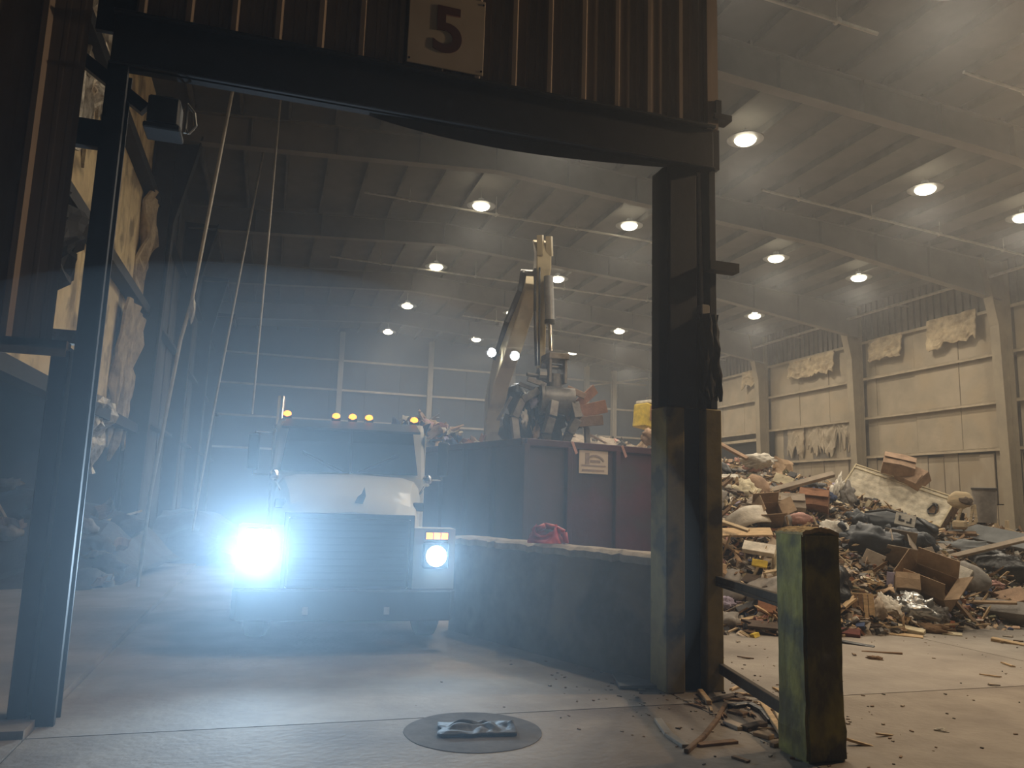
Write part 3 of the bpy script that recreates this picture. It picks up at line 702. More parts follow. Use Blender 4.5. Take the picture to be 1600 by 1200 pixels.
vis = sh('sun_visor', MB().add([(-.9, 1.62, 2.50), (.9, 1.62, 2.50), (.86, 1.86, 2.62), (-.86, 1.86, 2.62), (-.9, 1.62, 2.53), (.9, 1.62, 2.53), (.86, 1.86, 2.65), (-.86, 1.86, 2.65)], [(0, 1, 2, 3), (4, 7, 6, 5), (0, 4, 5, 1), (1, 5, 6, 2), (2, 6, 7, 3), (3, 7, 4, 0)]), M_blk)
for x in (-.86, -.22, 0, .22, .84):
    ml = sh('roof_lamp', MB().blob((x, 1.93, 2.72), (.055, .06, .045), 0, 1, 2), E_amber, smooth=True)
    sh('lamp_base', MB().b2((x - .06, 1.90, 2.66), (x + .06, 2.0, 2.70)), M_blk, ml)
for sx in (-1, 1):
    dr = sh('door', MB().b2((sx * .975, 1.75, .85), (sx * 1.0, 2.85, 2.5)), M_truck, bev=.008)
    sh('side_window', MB().b2((sx * .995, 1.95, 1.75), (sx * 1.01, 2.75, 2.4)), M_glass, dr)
    sh('handle', MB().b2((sx * .99, 2.6, 1.5), (sx * 1.03, 2.75, 1.54)), M_chr, dr)
    mi = sh('mirror', MB().b2((sx * 1.16, 1.66, 1.95), (sx * 1.30, 1.72, 2.42)), M_blk, bev=.02)
    sh('mirror_arm', MB().tube((sx * .98, 1.85, 2.45), (sx * 1.22, 1.70, 2.45), .012, 6).tube((sx * .98, 1.85, 1.9), (sx * 1.22, 1.70, 1.9), .012, 6).tube((sx * 1.22, 1.70, 1.9), (sx * 1.22, 1.70, 2.45), .012, 6), M_chr, mi)
    sh('step', MB().b2((sx * .8, 1.8, .38), (sx * 1.12, 2.8, .42)).b2((sx * .8, 1.8, .62), (sx * 1.08, 2.8, .66)), M_chr)
    tk = sh('fuel_tank', MB().tube((sx * .85, 3.0, .65), (sx * .85, 4.1, .65), .30, 20), M_chr, smooth=True, auto=40)
    sh('tank_strap', MB().tube((sx * .85, 3.25, .65), (sx * .85, 3.3, .65), .31, 20).tube((sx * .85, 3.8, .65), (sx * .85, 3.85, .65), .31, 20), M_blk, tk)
    sh('frame_rail', MB().b2((sx * .36, .1, .60), (sx * .45, 7.2, .86)), M_dark)
ex = sh('exhaust_stack', MB().tube((-1.05, 3.55, .9), (-1.05, 3.55, 2.7), .09, 14).tube((-1.05, 3.55, 2.7), (-1.05, 3.62, 3.15), .06, 14), M_chr, smooth=True, auto=40)
sh('front_axle', MB().tube((-.9, 1.0, .52), (.9, 1.0, .52), .06, 10), M_dark)
def wheel(x, y, wdt, name='wheel'):
    mb = MB(); prof = [(.30, -.5), (.44, -.5), (.505, -.38), (.52, -.15), (.52, .15), (.505, .38), (.44, .5), (.30, .5)]
    N = 28; vs = []
    for i in range(N):
        a = 2 * math.pi * i / N
        for r, u in prof: vs.append((x + u * wdt, y + r * math.cos(a), .52 + r * math.sin(a)))
    P = len(prof); fs = [(i * P + j, i * P + (j + 1) % P, ((i + 1) % N) * P + (j + 1) % P, ((i + 1) % N) * P + j) for i in range(N) for j in range(P)]
    mb.add(vs, fs); o = sh(name, mb, M_rub, smooth=True, auto=35)
    sx = 1 if x > 0 else -1
    sh('rim', MB().tube((x - .06 * sx, y, .52), (x + .10 * sx, y, .52), .29, 20, .24).tube((x + .10 * sx, y, .52), (x + .16 * sx, y, .52), .10, 12), M_hyd, o, smooth=True, auto=35)
    for k in range(8): a = k * math.pi / 4; sh('lug_nut', MB().tube((x + .09 * sx, y + .17 * math.cos(a), .52 + .17 * math.sin(a)), (x + .125 * sx, y + .17 * math.cos(a), .52 + .17 * math.sin(a)), .018, 6), M_chr, o)
for sx in (-1, 1):
    wheel(sx * .98, 1.0, .28); wheel(sx * .90, 5.3, .55); wheel(sx * .90, 6.5, .55)
    sh('mud_flap', MB().b2((sx * .62, 7.15, .25), (sx * 1.18, 7.17, .95)), M_blk)
sh('rear_axles', MB().tube((-.8, 5.3, .52), (.8, 5.3, .52), .09, 10).tube((-.8, 6.5, .52), (.8, 6.5, .52), .09, 10), M_dark)
sh('cross_members', MB().b2((-.4, .3, .62), (.4, .4, .8)).b2((-.4, 2.5, .62), (.4, 2.6, .8)).b2((-.4, 4.4, .62), (.4, 4.5, .8)).b2((-.4, 7.0, .62), (.4, 7.15, .8)), M_dark)
sh('engine_block', MB().b2((-.38, .35, .66), (.38, 1.5, 1.3)), M_dark)
sh('fifth_wheel', MB().prism([(-.4, 5.4), (.4, 5.4), (.45, 5.9), (.2, 6.4), (-.2, 6.4), (-.45, 5.9)], .88, .98, 'z'), M_dark)

# ================================================================== EXCAVATOR (material handler) behind the container
EX = thing('excavator', 'cream excavator with raised arm reaching over the maroon container', 'excavator', (5.9, 20.6, 0), (0, 0, 0))
O = Vector((5.9, 20.6, 0))
def L3(p): return Vector(p) - O
def ex(name, mb, m, par=EX, **k): return mb.build(name, m, par, **k)
for sx in (-1, 1):
    poly = [(-1.9, .25), (-1.6, 0), (1.6, 0), (1.9, .25), (1.95, .55), (1.65, .85), (-1.65, .85), (-1.95, .55)]
    tr = ex('track', MB().prism(poly, sx * 1.3 - .28, sx * 1.3 + .28, 'x'), M_rub, bev=.03)
    for k in range(16): ex('track_shoe', MB().b2((sx * 1.3 - .3, -1.6 + k * .21, .84), (sx * 1.3 + .3, -1.6 + k * .21 + .16, .88)), M_dark, tr)
    for k in range(5): ex('track_roller', MB().tube((sx * 1.3 - .3, -1.3 + k * .65, .3), (sx * 1.3 + .3, -1.3 + k * .65, .3), .16, 12), M_dark, tr)
ex('undercarriage', MB().b2((-1.1, -.9, .4), (1.1, .9, .9)).tube((0, 0, .9), (0, 0, 1.15), .8, 24), M_dark)
hs = ex('house', MB().prism([(-1.3, -.9), (1.3, -.9), (1.35, 2.3), (.9, 2.8), (-.9, 2.8), (-1.35, 2.3)], 1.15, 2.25, 'z'), M_boom, bev=.05)
ex('counterweight', MB().prism([(-1.35, 2.2), (1.35, 2.2), (1.2, 2.95), (-1.2, 2.95)], 1.1, 2.3, 'z'), M_dark2, hs, bev=.06)
ex('engine_cover', MB().b2((-.2, .5, 2.25), (1.25, 2.2, 2.5)), M_boom, hs, bev=.04)
for k in range(5): ex('vent_slat', MB().b2((1.34, .6 + k * .28, 1.5), (1.38, .8 + k * .28, 2.0)), M_blk, hs)
cb = ex('cab', MB().prism([(-1.1, 1.6), (-1.05, 2.9), (-.85, 3.1), (.5, 3.1), (.6, 1.6)], -1.3, -.45, 'x'), M_dark, bev=.03)
ex('cab_window', MB().b2((-1.22, -1.12, 2.0), (-.53, -1.08, 2.85)), M_glass, cb)
ex('cab_side_window', MB().b2((-1.315, -.8, 2.1), (-1.30, .3, 2.9)), M_glass, cb)
ex('cab_guard', MB().b2((-1.28, -1.14, 1.7), (-1.24, -1.10, 3.0)).b2((-.52, -1.14, 1.7), (-.48, -1.10, 3.0)).b2((-1.28, -1.14, 2.4), (-.48, -1.10, 2.44)), M_blk, cb)
# boom: swept box with variable depth; centre line from foot to tip
def swept(pts, name, m, par, bev=.02):
    """pts: (x,y,z,half width,half depth); section perpendicular in the boom's vertical plane"""
    vs = []
    P = [Vector(p[:3]) for p in pts]
    for i, p in enumerate(pts):
        a = P[max(i - 1, 0)]; b = P[min(i + 1, len(P) - 1)]; dr = (b - a).normalized()
        side = dr.cross(Vector((0, 0, 1)));
        side = Vector((0.98, -.2, 0)).normalized()
        up = side.cross(dr).normalized(); c = P[i] - O
        for u, v in ((-1, -1), (1, -1), (1, 1), (-1, 1)): vs.append(c + side * u * p[3] + up * v * p[4])
    n = len(pts); fs = [(4 * i + j, 4 * i + (j + 1) % 4, 4 * (i + 1) + (j + 1) % 4, 4 * (i + 1) + j) for i in range(n - 1) for j in range(4)]
    fs += [(3, 2, 1, 0), tuple(4 * (n - 1) + j for j in range(4))]
    return MB().add(vs, fs).build(name, m, par, bev=bev)
def A3(px, py, Y, hw, hd): q = at_y(px, py, Y); return (q.x, q.y, q.z, hw, hd)
boom = swept([(6.0, 20.2, 1.6, .2, .3), A3(768, 700, 18.9, .2, .40), A3(771, 640, 18.2, .2, .44), A3(784, 578, 17.2, .19, .42), A3(803, 525, 16.2, .18, .38), A3(822, 470, 15.3, .17, .30), A3(832, 440, 14.75, .16, .22)], 'boom', M_boom, EX)
ex('boom_hose', MB().path([L3(at_y(774, 560, 17.2)), L3(at_y(793, 500, 16.0)), L3(at_y(814, 452, 15)), L3(at_y(818, 425, 14.6))], .07, 8), M_blk, boom, smooth=True)
ex('boom_pin', MB().tube(L3((4.66, 14.72, 6.35)), L3((5.15, 14.6, 6.35)), .07, 12), M_hyd, boom)
ex('lift_cylinder', MB().tube(L3((5.5, 19.6, 1.7)), L3((5.45, 18.3, 2.7)), .09, 12).tube(L3((5.45, 18.3, 2.7)), L3((5.15, 17.4, 3.6)), .05, 12), M_hyd, boom, smooth=True, auto=40)
for (px, py, wy) in ((768, 551, 16.4), (804, 556, 15.7)):
    c = L3(at_y(px, py, wy)); fl = ex('work_light', MB().tube(c + Vector((0, .12, 0)), c, .07, 16, .11), M_blk, EX, smooth=True, auto=40)
    ex('lens', MB().tube(c, c + Vector((-.004, -.015, 0)), .10, 16), E_flood, fl)
    tgt = L3((5.2, 16.8, 5.0)); ex('light_bracket', MB().bar(c + Vector((0, .1, -.02)), tgt, .04, .04), M_dark, fl)
    ld = bpy.data.lights.new('work_lamp_light', 'SPOT'); ld.energy = 60; ld.color = (.9, .96, 1); ld.spot_size = R(120); ld.shadow_soft_size = .09
    lo = bpy.data.objects.new('work_lamp_light', ld); COL.objects.link(lo); lo.parent = EX; lo.location = c + Vector((-.01, -.05, 0)); lo.rotation_euler = Euler((R(60), 0, R(-15)))
# stick: bright front face, cylinder on right, tip bracket at top
stick = swept([A3(845, 590, 14.4, .07, .12), A3(845, 530, 14.4, .08, .16), A3(845, 455, 14.4, .10, .24), A3(847, 425, 14.4, .15, .27), A3(848, 395, 14.35, .15, .22), A3(843, 376, 14.25, .14, .07)], 'stick', M_boom, EX)
for sx in (-.12, .12): ex('tip_lug', MB().bar(L3((5.01 + sx * .8, 14.2, 6.6)), L3((4.95 + sx * .8, 14.1, 6.98)), .11, .18), M_boom, stick)
cyl = ex('stick_cylinder', MB().tube(L3(at_y(857, 432, 14.0)), L3(at_y(859, 502, 14.0)), .095, 16), M_hyd, EX, smooth=True, auto=40)
ex('cylinder_rod', MB().tube(L3(at_y(859, 502, 14.0)), L3(at_y(861, 548, 14.0)), .04, 12), M_chr, cyl, smooth=True, auto=40)
ex('cylinder_gland', MB().tube(L3(at_y(859, 500, 14.0)), L3(at_y(859, 506, 14.0)), .105, 16), M_blk, cyl)
ex('stick_hose', MB().path([L3((4.80, 14.2, 6.3)), L3((4.78, 14.1, 5.4)), L3((4.84, 14.1, 4.3))], .028, 8).path([L3((4.86, 14.1, 6.3)), L3((4.85, 14.02, 5.4)), L3((4.88, 14.05, 4.3))], .022, 8), M_blk, stick, smooth=True)
# grapple
gp = ex('grapple_head', MB().b2(L3((5.00, 13.8, 4.42)), L3((5.42, 14.3, 4.54))).b2(L3((5.02, 13.84, 3.95)), L3((5.08, 14.26, 4.45))).b2(L3((5.34, 13.84, 3.95)), L3((5.40, 14.26, 4.45))).tube(L3((5.2, 14.05, 3.85)), L3((5.2, 14.05, 4.15)), .17, 16), M_grap, bev=.01)
ex('pivot_pin', MB().tube(L3((4.95, 14.05, 4.3)), L3((5.47, 14.05, 4.3)), .05, 12).tube(L3((4.85, 14.0, 4.12)), L3((5.0, 14.0, 4.12)), .12, 12), M_hyd, gp)
ex('linkage', MB().bar(L3((4.62, 13.95, 4.0)), L3((5.0, 13.95, 3.9)), .07, .09).bar(L3((4.5, 14.1, 3.92)), L3((4.95, 14.1, 3.78)), .06, .07).tube(L3((4.62, 14.0, 4.1)), L3((4.95, 14.0, 4.08)), .04, 8), M_grap, gp)
ex('grapple_drum', MB().tube(L3((4.98, 14.0, 3.63)), L3((5.55, 13.88, 3.60)), .27, 24).tube(L3((4.96, 14.0, 3.63)), L3((4.90, 14.01, 3.63)), .31, 24), M_grap, EX, smooth=True, auto=40)
def tine(pts, w_, name='grapple_tine'):
    mb = MB()
    for (a, ta), (b, tb) in zip(pts[:-1], pts[1:]):
        mb.bar(L3(a), L3(b), w_, (ta + tb) / 2, up=(0, 1, 0))
    return ex(name, mb, M_grap, EX, bev=.008)
tine([((5.08, 13.75, 3.55), .26), ((5.02, 13.68, 3.25), .22), ((4.95, 13.72, 2.95), .15), ((5.0, 13.85, 2.72), .08)], .16)
tine([((5.50, 13.75, 3.55), .26), ((5.55, 13.68, 3.25), .22), ((5.42, 13.72, 2.98), .15), ((5.35, 13.85, 2.74), .08)], .16)
tine([((5.6, 13.95, 3.5), .16), ((5.88, 13.98, 3.15), .13), ((5.92, 14.0, 2.72), .06)], .1)
tine([((4.86, 14.0, 3.8), .2), ((4.55, 14.05, 3.6), .2), ((4.40, 14.05, 3.25), .16), ((4.45, 14.0, 2.8), .08)], .14)
tine([((4.9, 14.2, 3.7), .2), ((4.70, 14.3, 3.4), .18), ((4.62, 14.25, 3.0), .14), ((4.7, 14.1, 2.72), .07)], .12)

# ================================================================== RUBBISH PILE
def sm(a, b, x): t_ = max(0, min(1, (x - a) / (b - a))); return t_ * t_ * (3 - 2 * t_)
def pile_h(x, y):
    if x < 5.6: return -.2
    foot = 9.35 - .55 * math.exp(-((x - 8) / 2.2) ** 2) + .25 * noise.noise(Vector((x * .8, 3, 0)))
    d_ = y - foot
    if d_ < -.3: return -.2
    top = 3.2 + 1.0 * sm(18, 26, y) - 1.2 * sm(11.0, 14.5, x) - .95 * sm(14.0, 17.0, x)
    top = max(top, .4)
    h = top * (1 - math.exp(-max(d_, 0) * .62 / max(top, .6) * 1.25))
    h += .22 * noise.noise(Vector((x * 1.1, y * 1.1, 4))) * sm(0, 1.5, d_) + .10 * noise.noise(Vector((x * 3, y * 3, 1))) * sm(0, 1, d_)
    # keep clear of the container, the excavator and thin out at the far end
    h *= sm(5.7, 7.4, x + .0 * y) if y < 17 else sm(8.0, 10.0, x)
    h *= 1 - sm(30, 38, y)
    if x > 20.5: h *= 1 - .45 * sm(20.5, 21.8, x)
    return h
mb = MB()
nx, ny = 110, 150
mb.grid(lambda u, v: Vector((5.4 + 16.5 * u, 8.0 + 30 * v, pile_h(5.4 + 16.5 * u, 8.0 + 30 * v) - .04 + .05 * noise.noise(Vector((u * 90, v * 150, 0))))), nx, ny)
tag(mb.build('rubbish_mound', WD['mound']), 'broad mound of compacted rubbish under the loose waste on the right', 'debris', kind='stuff')
def nrm_h(x, y):
    e = .25; return Vector((pile_h(x - e, y) - pile_h(x + e, y), pile_h(x, y - e) - pile_h(x, y + e), 2 * e)).normalized()
def on_pile(px, py):
    d_ = ray(px, py).normalized(); t_ = 5.0
    while t_ < 45:
        p = Vector((d_.x * t_, d_.y * t_, HCAM + d_.z * t_))
        if p.z <= max(pile_h(p.x, p.y), 0): return p
        t_ += .04
    return Vector((d_.x * 18, d_.y * 18, HCAM + d_.z * 18))
RV = Vector((.953, -.302, 0))
def frame_at(px, py, ang=0, face=.6, yaw=0, lift=0):
    """frame on the pile: local x runs across the view tilted by ang (deg, + = right end down), local z = outward normal leaning to the camera by face"""
    p = on_pile(px, py); tc = Vector((-p.x, -p.y, 0)).normalized()
    tc = Matrix.Rotation(R(yaw), 3, 'Z') @ tc
    r_ = Vector((-tc.y, tc.x, 0))
    n = (tc * face + Vector((0, 0, 1)) * (1 - face)).normalized()
    x = r_; y = n.cross(x).normalized(); Rm = Matrix.Rotation(R(-ang), 3, n)
    x = Rm @ x; y = Rm @ y
    tocam = (Vector((0, 0, HCAM)) - p).normalized()
    return Matrix.Translation(p + tocam * lift * 1.25 + Vector((0, 0, lift * .12))) @ Matrix((x, y, n)).transposed().to_4x4(), p
def put(o, fr):
    o.matrix_world = fr[0] if isinstance(fr, tuple) else fr; return o
def mpp(px, py):  # metres per pixel there
    p = on_pile(px, py); return (p.x * .302 + p.y * .953) / FPX
HERO = []
def T(name, label, cat, px, py, ang=0, face=.6, yaw=0, lift=0, group=None, hw=16, hh=12):
    HERO.append((px, py, hw, hh))
    fr = frame_at(px, py, ang, face, yaw, lift); t_ = thing(name, label, cat, group=group); put(t_, fr); return t_, mpp(px, py)

# bits of every sort, too small to tell apart
rr = random.Random(21)
bm_ = MB(); keys = ['tan_wood', 'brown_wood', 'dark_wood', 'pale_wood', 'cardboard', 'grey_card', 'white', 'grey', 'dark', 'pink', 'rust', 'violet', 'cream', 'peach', 'blue', 'olive', 'yellow', 'black_plastic']
wts = [12, 12, 12, 5, 8, 12, 6, 12, 13, 2, 3, 1.5, 5, 4, 1.2, 3, .3, 6]
n = 0
while n < 15000:
    x = rr.uniform(5.6, 21.5); y = 8.7 + abs(rr.gauss(0, 1)) * 6
    if rr.random() < .35: x = rr.uniform(5.8, 14); y = rr.uniform(8.7, 13)
    h = pile_h(x, y)
    if h < .02 and not (y > 8.9 and x > 5.8 and rr.random() < .10): continue
    if y > 33: continue
    h = max(h, 0); n += 1
    s_ = rr.uniform(.02, .10) * (1 + (y - 9) * .05); bm_.k = rr.choices(range(len(keys)), wts)[0]
    if bm_.k in (0, 1, 2, 3): dm_ = (s_ * rr.uniform(1.5, 6), s_ * rr.uniform(.3, .6), s_ * .25)
    elif bm_.k in (4, 5, 13): dm_ = (s_ * 2.2, s_ * rr.uniform(1, 2), s_ * .12)
    else: dm_ = (s_ * rr.uniform(1, 2), s_ * rr.uniform(.6, 1.4), s_ * rr.uniform(.2, .9))
    T_ = Matrix.Translation((x, y, h + s_ * .25)) @ Euler((rr.gauss(0, .5), rr.gauss(0, .5), rr.uniform(0, 6.3))).to_matrix().to_4x4()
    a, b, c = dm_; j = lambda: rr.uniform(.6, 1.1)
    vs = [(i * a / 2 * j(), k_ * b / 2 * j(), l * c / 2) for i in (-1, 1) for k_ in (-1, 1) for l in (-1, 1)]
    bm_.add(vs, [(0, 1, 3, 2), (4, 6, 7, 5), (0, 4, 5, 1), (2, 3, 7, 6), (0, 2, 6, 4), (1, 5, 7, 3)], T_)
tag(bm_.build('small_debris', [WD[k] for k in keys]), 'countless small chips, scraps and shreds covering the rubbish pile', 'debris', kind='stuff')

# ---- prototype scraps, copied one by one
def proto_plank(L, w_, h, m, seed):
    r2 = random.Random(seed); n = 4
    top = [(-L / 2 + r2.uniform(-.05, .05), -w_ / 2), (L / 2 + r2.uniform(-.08, .05), -w_ / 2 * .9), (L / 2 - r2.uniform(0, .12), 0), (L / 2 + r2.uniform(-.05, .05), w_ / 2), (-L / 2 + r2.uniform(-.05, .08), w_ / 2), (-L / 2 + r2.uniform(.0, .1), w_ * .1)]
    return MB().prism(top, -h / 2, h / 2, 'z').build('proto', m)
def proto_sheet(a, b, m, seed, cr=.06, th=.012, n=6):
    def fn(u, v):
        e = .06 * noise.noise(Vector((u * 3, v * 3, seed + 5)))
        return Vector(((u - .5) * a + e, (v - .5) * b + e, cr * 2 * noise.noise(Vector((u * 2.2, v * 2.2, seed * 2.7)))))
    return MB().grid(fn, n, n, th).build('proto', m)
def proto_blob(r_, m, seed, amp=.35, fold=.5): return MB().blob((0, 0, 0), r_, amp, 1.6, 3, seed, fold=fold).build('proto', m, smooth=True)
KINDS = [
    ('wood_scrap', 'splintered tan wood scrap lying in the rubbish pile', 'wood scrap', 'tan wood scraps in the pile', lambda s: proto_plank(.75, .09, .03, WD['tan_wood'], s), 40),
    ('plank', 'broken grey-brown plank sticking out of the rubbish pile', 'plank', 'brown broken planks in the pile', lambda s: proto_plank(1.1, .12, .035, WD['brown_wood'], s), 34),
    ('lath', 'thin pale lath among the rubbish', 'lath', 'pale laths in the pile', lambda s: proto_plank(1.0, .045, .022, WD['pale_wood'], s), 20),
    ('dark_board', 'dark stained board fragment in the rubbish pile', 'board', 'dark board fragments in the pile', lambda s: proto_plank(.8, .2, .03, WD['dark_wood'], s), 26),
    ('cardboard_piece', 'bent brown cardboard piece in the rubbish pile', 'cardboard', 'bent cardboard pieces in the pile', lambda s: proto_sheet(.6, .42, WD['cardboard'], s, .12), 36),
    ('plaster_board', 'dusty grey plasterboard fragment in the rubbish pile', 'board', 'plasterboard fragments in the pile', lambda s: proto_sheet(.55, .4, WD['grey_card'], s, .01, .03, 3), 34),
    ('white_rag', 'crumpled white rag or paper in the rubbish pile', 'rag', 'white crumpled rags in the pile', lambda s: proto_blob((.24, .17, .08), WD['white'], s), 26),
    ('grey_sack', 'slumped grey sack in the rubbish pile', 'sack', 'grey sacks in the pile', lambda s: proto_blob((.32, .24, .15), WD['grey'], s), 22),
    ('black_bag', 'shiny black rubbish bag in the pile', 'bag', 'black rubbish bags in the pile', lambda s: proto_blob((.34, .27, .2), WD['black_plastic'], s), 22),
    ('cream_foam', 'torn cream foam lump in the rubbish pile', 'foam', 'cream foam lumps in the pile', lambda s: proto_blob((.2, .15, .09), WD['cream'], s, .5, .7), 18),
    ('pink_scrap', 'dusty pink fabric scrap in the rubbish pile', 'fabric', 'pink fabric scraps in the pile', lambda s: proto_sheet(.35, .25, WD['pink'], s, .12), 12),
    ('dark_sheet', 'torn dark plastic sheet in the rubbish pile', 'plastic sheet', 'dark plastic sheets in the pile', lambda s: proto_sheet(.6, .5, WD['dark'], s, .14), 24),
]
# ---- recognisable single things
def slab_mb(a, b, c, T_=None): return MB().box((0, 0, 0), (a, b, c), T_)
# box spring
t, m = T('box_spring', 'long quilted beige box spring lying tilted with a torn dark hole at its right end', 'mattress', 1402, 782, 23, .62, -8, .30, None, 75, 45)
a, b, c = 150 * m, 55 * m, 26 * m
def quiltf(u, v):
    x, y = (u - .5) * a, (v - .5) * b
    k = .012 * abs(math.sin(u * 40)) * abs(math.sin(v * 16)); hole = math.exp(-(((x - a * .37) / .09) ** 2 + ((y + b * .05) / .11) ** 2))
    return Vector((x, y, c / 2 + k * (1 - hole) - .10 * hole))
MB().box((0, 0, -.02), (a, b, c - .02)).build('frame', WD['brown_wood'], t, bev=.02)
MB().grid(quiltf, 60, 24, .03).build('quilted_cover', WD['quilt'], t, smooth=True)
mb = MB()
for y0 in (-b / 2 + .02, b / 2 - .02, b / 2 - .10): mb.bar((-a / 2, y0, c / 2 + .015), (a / 2, y0, c / 2 + .015), .022, .022)
mb.bar((-a / 2, -b / 2, c / 2 + .01), (-a / 2, b / 2, c / 2 + .01), .03, .03).bar((a / 2, -b / 2, c / 2 + .01), (a / 2, b / 2, c / 2 + .01), .03, .03); mb.build('piping', WD['cream'], t)
MB().path([(a * .33, -.1, c / 2 - .0), (a * .36, .06, c / 2 + .03), (a * .40, .0, c / 2 + .03), (a * .41, -.14, c / 2 + .02), (a * .36, -.18, c / 2 + .02), (a * .33, -.1, c / 2)], .016, 6).blob((a * .365, .07, c / 2 + .0), (.06, .03, .02), .3, 2, 2).build('torn_lining', WD['black_plastic'], t)
torn_end = MB().box((a / 2 + .01, 0, -.01), (.02, b * .96, c * .9)).build('end_panel', WD['brown_wood'], t)

def open_box(name, label, px, py, w_, d_, h, ang=0, face=.4, yaw=0, m='cardboard', flaps=(60, 120, 80, 140), lift=.1, group=None):
    t, mm = T(name, label, 'box', px, py, ang, face, yaw, lift, group, w_ * .6, h * .7); w_ *= mm; d_ *= mm; h *= mm; k = .012
    M = WD[m]
    mb = MB().b2((-w_ / 2, -d_ / 2, 0), (w_ / 2, d_ / 2, k)).b2((-w_ / 2, -d_ / 2, k), (-w_ / 2 + k, d_ / 2, h)).b2((w_ / 2 - k, -d_ / 2, k), (w_ / 2, d_ / 2, h)).b2((-w_ / 2 + k, -d_ / 2, k), (w_ / 2 - k, -d_ / 2 + k, h)).b2((-w_ / 2 + k, d_ / 2 - k, k), (w_ / 2 - k, d_ / 2, h))
    mb.build('carton', M, t)
    for i, (c0, ax, L, ln) in enumerate([((-w_ / 2, 0, h), 'y', d_, w_ * .5), ((w_ / 2, 0, h), 'y', d_, w_ * .5), ((0, -d_ / 2, h), 'x', w_, d_ * .6), ((0, d_ / 2, h), 'x', w_, d_ * .6)]):
        an = R(flaps[i]); sg = -1 if i in (0, 2) else 1
        if ax == 'y': T_ = Matrix.Translation(c0) @ Matrix.Rotation(sg * (an - math.pi / 2), 4, 'Y'); f = MB().box((0, 0, ln / 2), (k, L * .98, ln), T_)
        else: T_ = Matrix.Translation(c0) @ Matrix.Rotation(-sg * (an - math.pi / 2), 4, 'X'); f = MB().box((0, 0, ln / 2), (L * .98, k, ln), T_)
        f.build('flap', M, t)
    return t
open_box('cardboard_box', 'open grey-brown carton with raised flaps in front of the dark bags', 1402, 882, 46, 34, 26, 18, .35, 25, 'grey_card', (70, 50, 120, 100))
open_box('cardboard_box', 'big crushed brown carton with a torn mouth at the pile foot', 1460, 932, 62, 44, 36, 22, .55, -10, 'cardboard', (100, 140, 60, 120))
open_box('cardboard_box', 'small square brown carton left of the crushed one', 1415, 922, 32, 26, 28, 4, .62, 10, 'cardboard', (5, 4, 10, 5))
open_box('cardboard_box', 'brown carton beside the white curved sheet, half buried at left', 1196, 818, 40, 30, 28, -8, .5, 12, 'cardboard', (60, 150, 120, 100))
open_box('cardboard_box', 'reddish brown closed carton tipped over above the box spring', 1402, 738, 44, 30, 20, 22, .45, 20, 'peach', (4, 5, 3, 12), .25)
open_box('cardboard_box', 'reddish brown closed carton below its twin at the right of the peak', 1428, 756, 38, 30, 18, 28, .5, -15, 'peach', (5, 4, 10, 3), .22)
open_box('cardboard_box', 'brown carton under the long bent board', 1272, 795, 42, 30, 30, 6, .6, 0, 'rust', (5, 6, 5, 20))
open_box('cardboard_box', 'dull grey carton left of the brown one under the bent board', 1232, 795, 46, 26, 20, 0, .6, 5, 'grey_card', (5, 4, 6, 15))
def flatp(name, label, cat, px, py, a, b, c, ang=0, face=.5, yaw=0, m='tan_wood', lift=.1, bev=.006):
    t, mm = T(name, label, cat, px, py, ang, face, yaw, lift, None, a * .5, max(b * .6, 8))
    slab_mb(a * mm, b * mm, c * mm).build('board', WD[m], t, bev=bev); return t
def bag(name, label, px, py, w_, h, dp, m, ang=0, lift=.1, seed=1, knot=True, amp=.25, fold=.4, cat='bag'):
    t, mm = T(name, label, cat, px, py, ang, .75, 0, lift, None, w_ * .5, h * .5)
    MB().blob((0, 0, 0), (w_ / 2 * mm, h / 2 * mm, dp / 2 * mm), amp, 1.5, 4, seed, fold=fold).build('sack', WD[m], t, smooth=True)
    if knot: MB().tube((-w_ * .42 * mm, h * .3 * mm, 0), (-w_ * .52 * mm, h * .45 * mm, 0), .03, 8, .06).build('knot', WD[m], t, smooth=True)
    return t
t = bag('duffel_bag', 'dark slate duffel bag with a pale square patch under the box spring', 1402, 828, 112, 46, 44, 'slate_plastic', 12, .28, 4, False, .12, .12)
mm = mpp(1402, 828)
MB().b2((-.04, -.04, 20 * mm), (.28, .17, 20 * mm + .13)).build('pale_patch', WD['white'], t)
MB().b2((.015, .03, 20 * mm + .03), (.05, .12, 20 * mm + .14)).b2((.015, .03, 20 * mm + .03), (.11, .06, 20 * mm + .14)).b2((.14, .015, 20 * mm + .03), (.22, .04, 20 * mm + .14)).b2((.19, .015, 20 * mm + .03), (.22, .11, 20 * mm + .14)).build('patch_marks', WD['slate_plastic'], t)
MB().path([(-.55, .12, .14), (-.2, .2, .3), (.3, .16, .3), (.6, .02, .15)], .022, 8).build('strap', WD['dark'], t, smooth=True)
bag('rubbish_bag', 'large full dark slate bag bulging below the duffel bag', 1364, 854, 92, 60, 60, 'slate_plastic', 6, .26, 7)
bag('rubbish_bag', 'second bulging dark slate bag, right of the large one', 1422, 856, 70, 50, 50, 'slate_plastic', 14, .26, 12)
bag('rubbish_bag', 'small upright slate bag at the upper left of the duffel bag', 1341, 817, 28, 34, 26, 'slate_plastic', -10, .2, 9)
bag('rubbish_bag', 'low black bag at the far right below the long board', 1560, 893, 110, 52, 50, 'black_plastic', 2, .1, 15, False, .15, .2)
bag('rubbish_bag', 'blue plastic bag under the right end of the bent board', 1286, 778, 34, 22, 20, 'blue', 12, .15, 17)
bag('foil_bag', 'shiny crumpled silver foil bag at the pile foot', 1424, 955, 62, 40, 28, 'foil', 6, .1, 19, False, .35, .8)
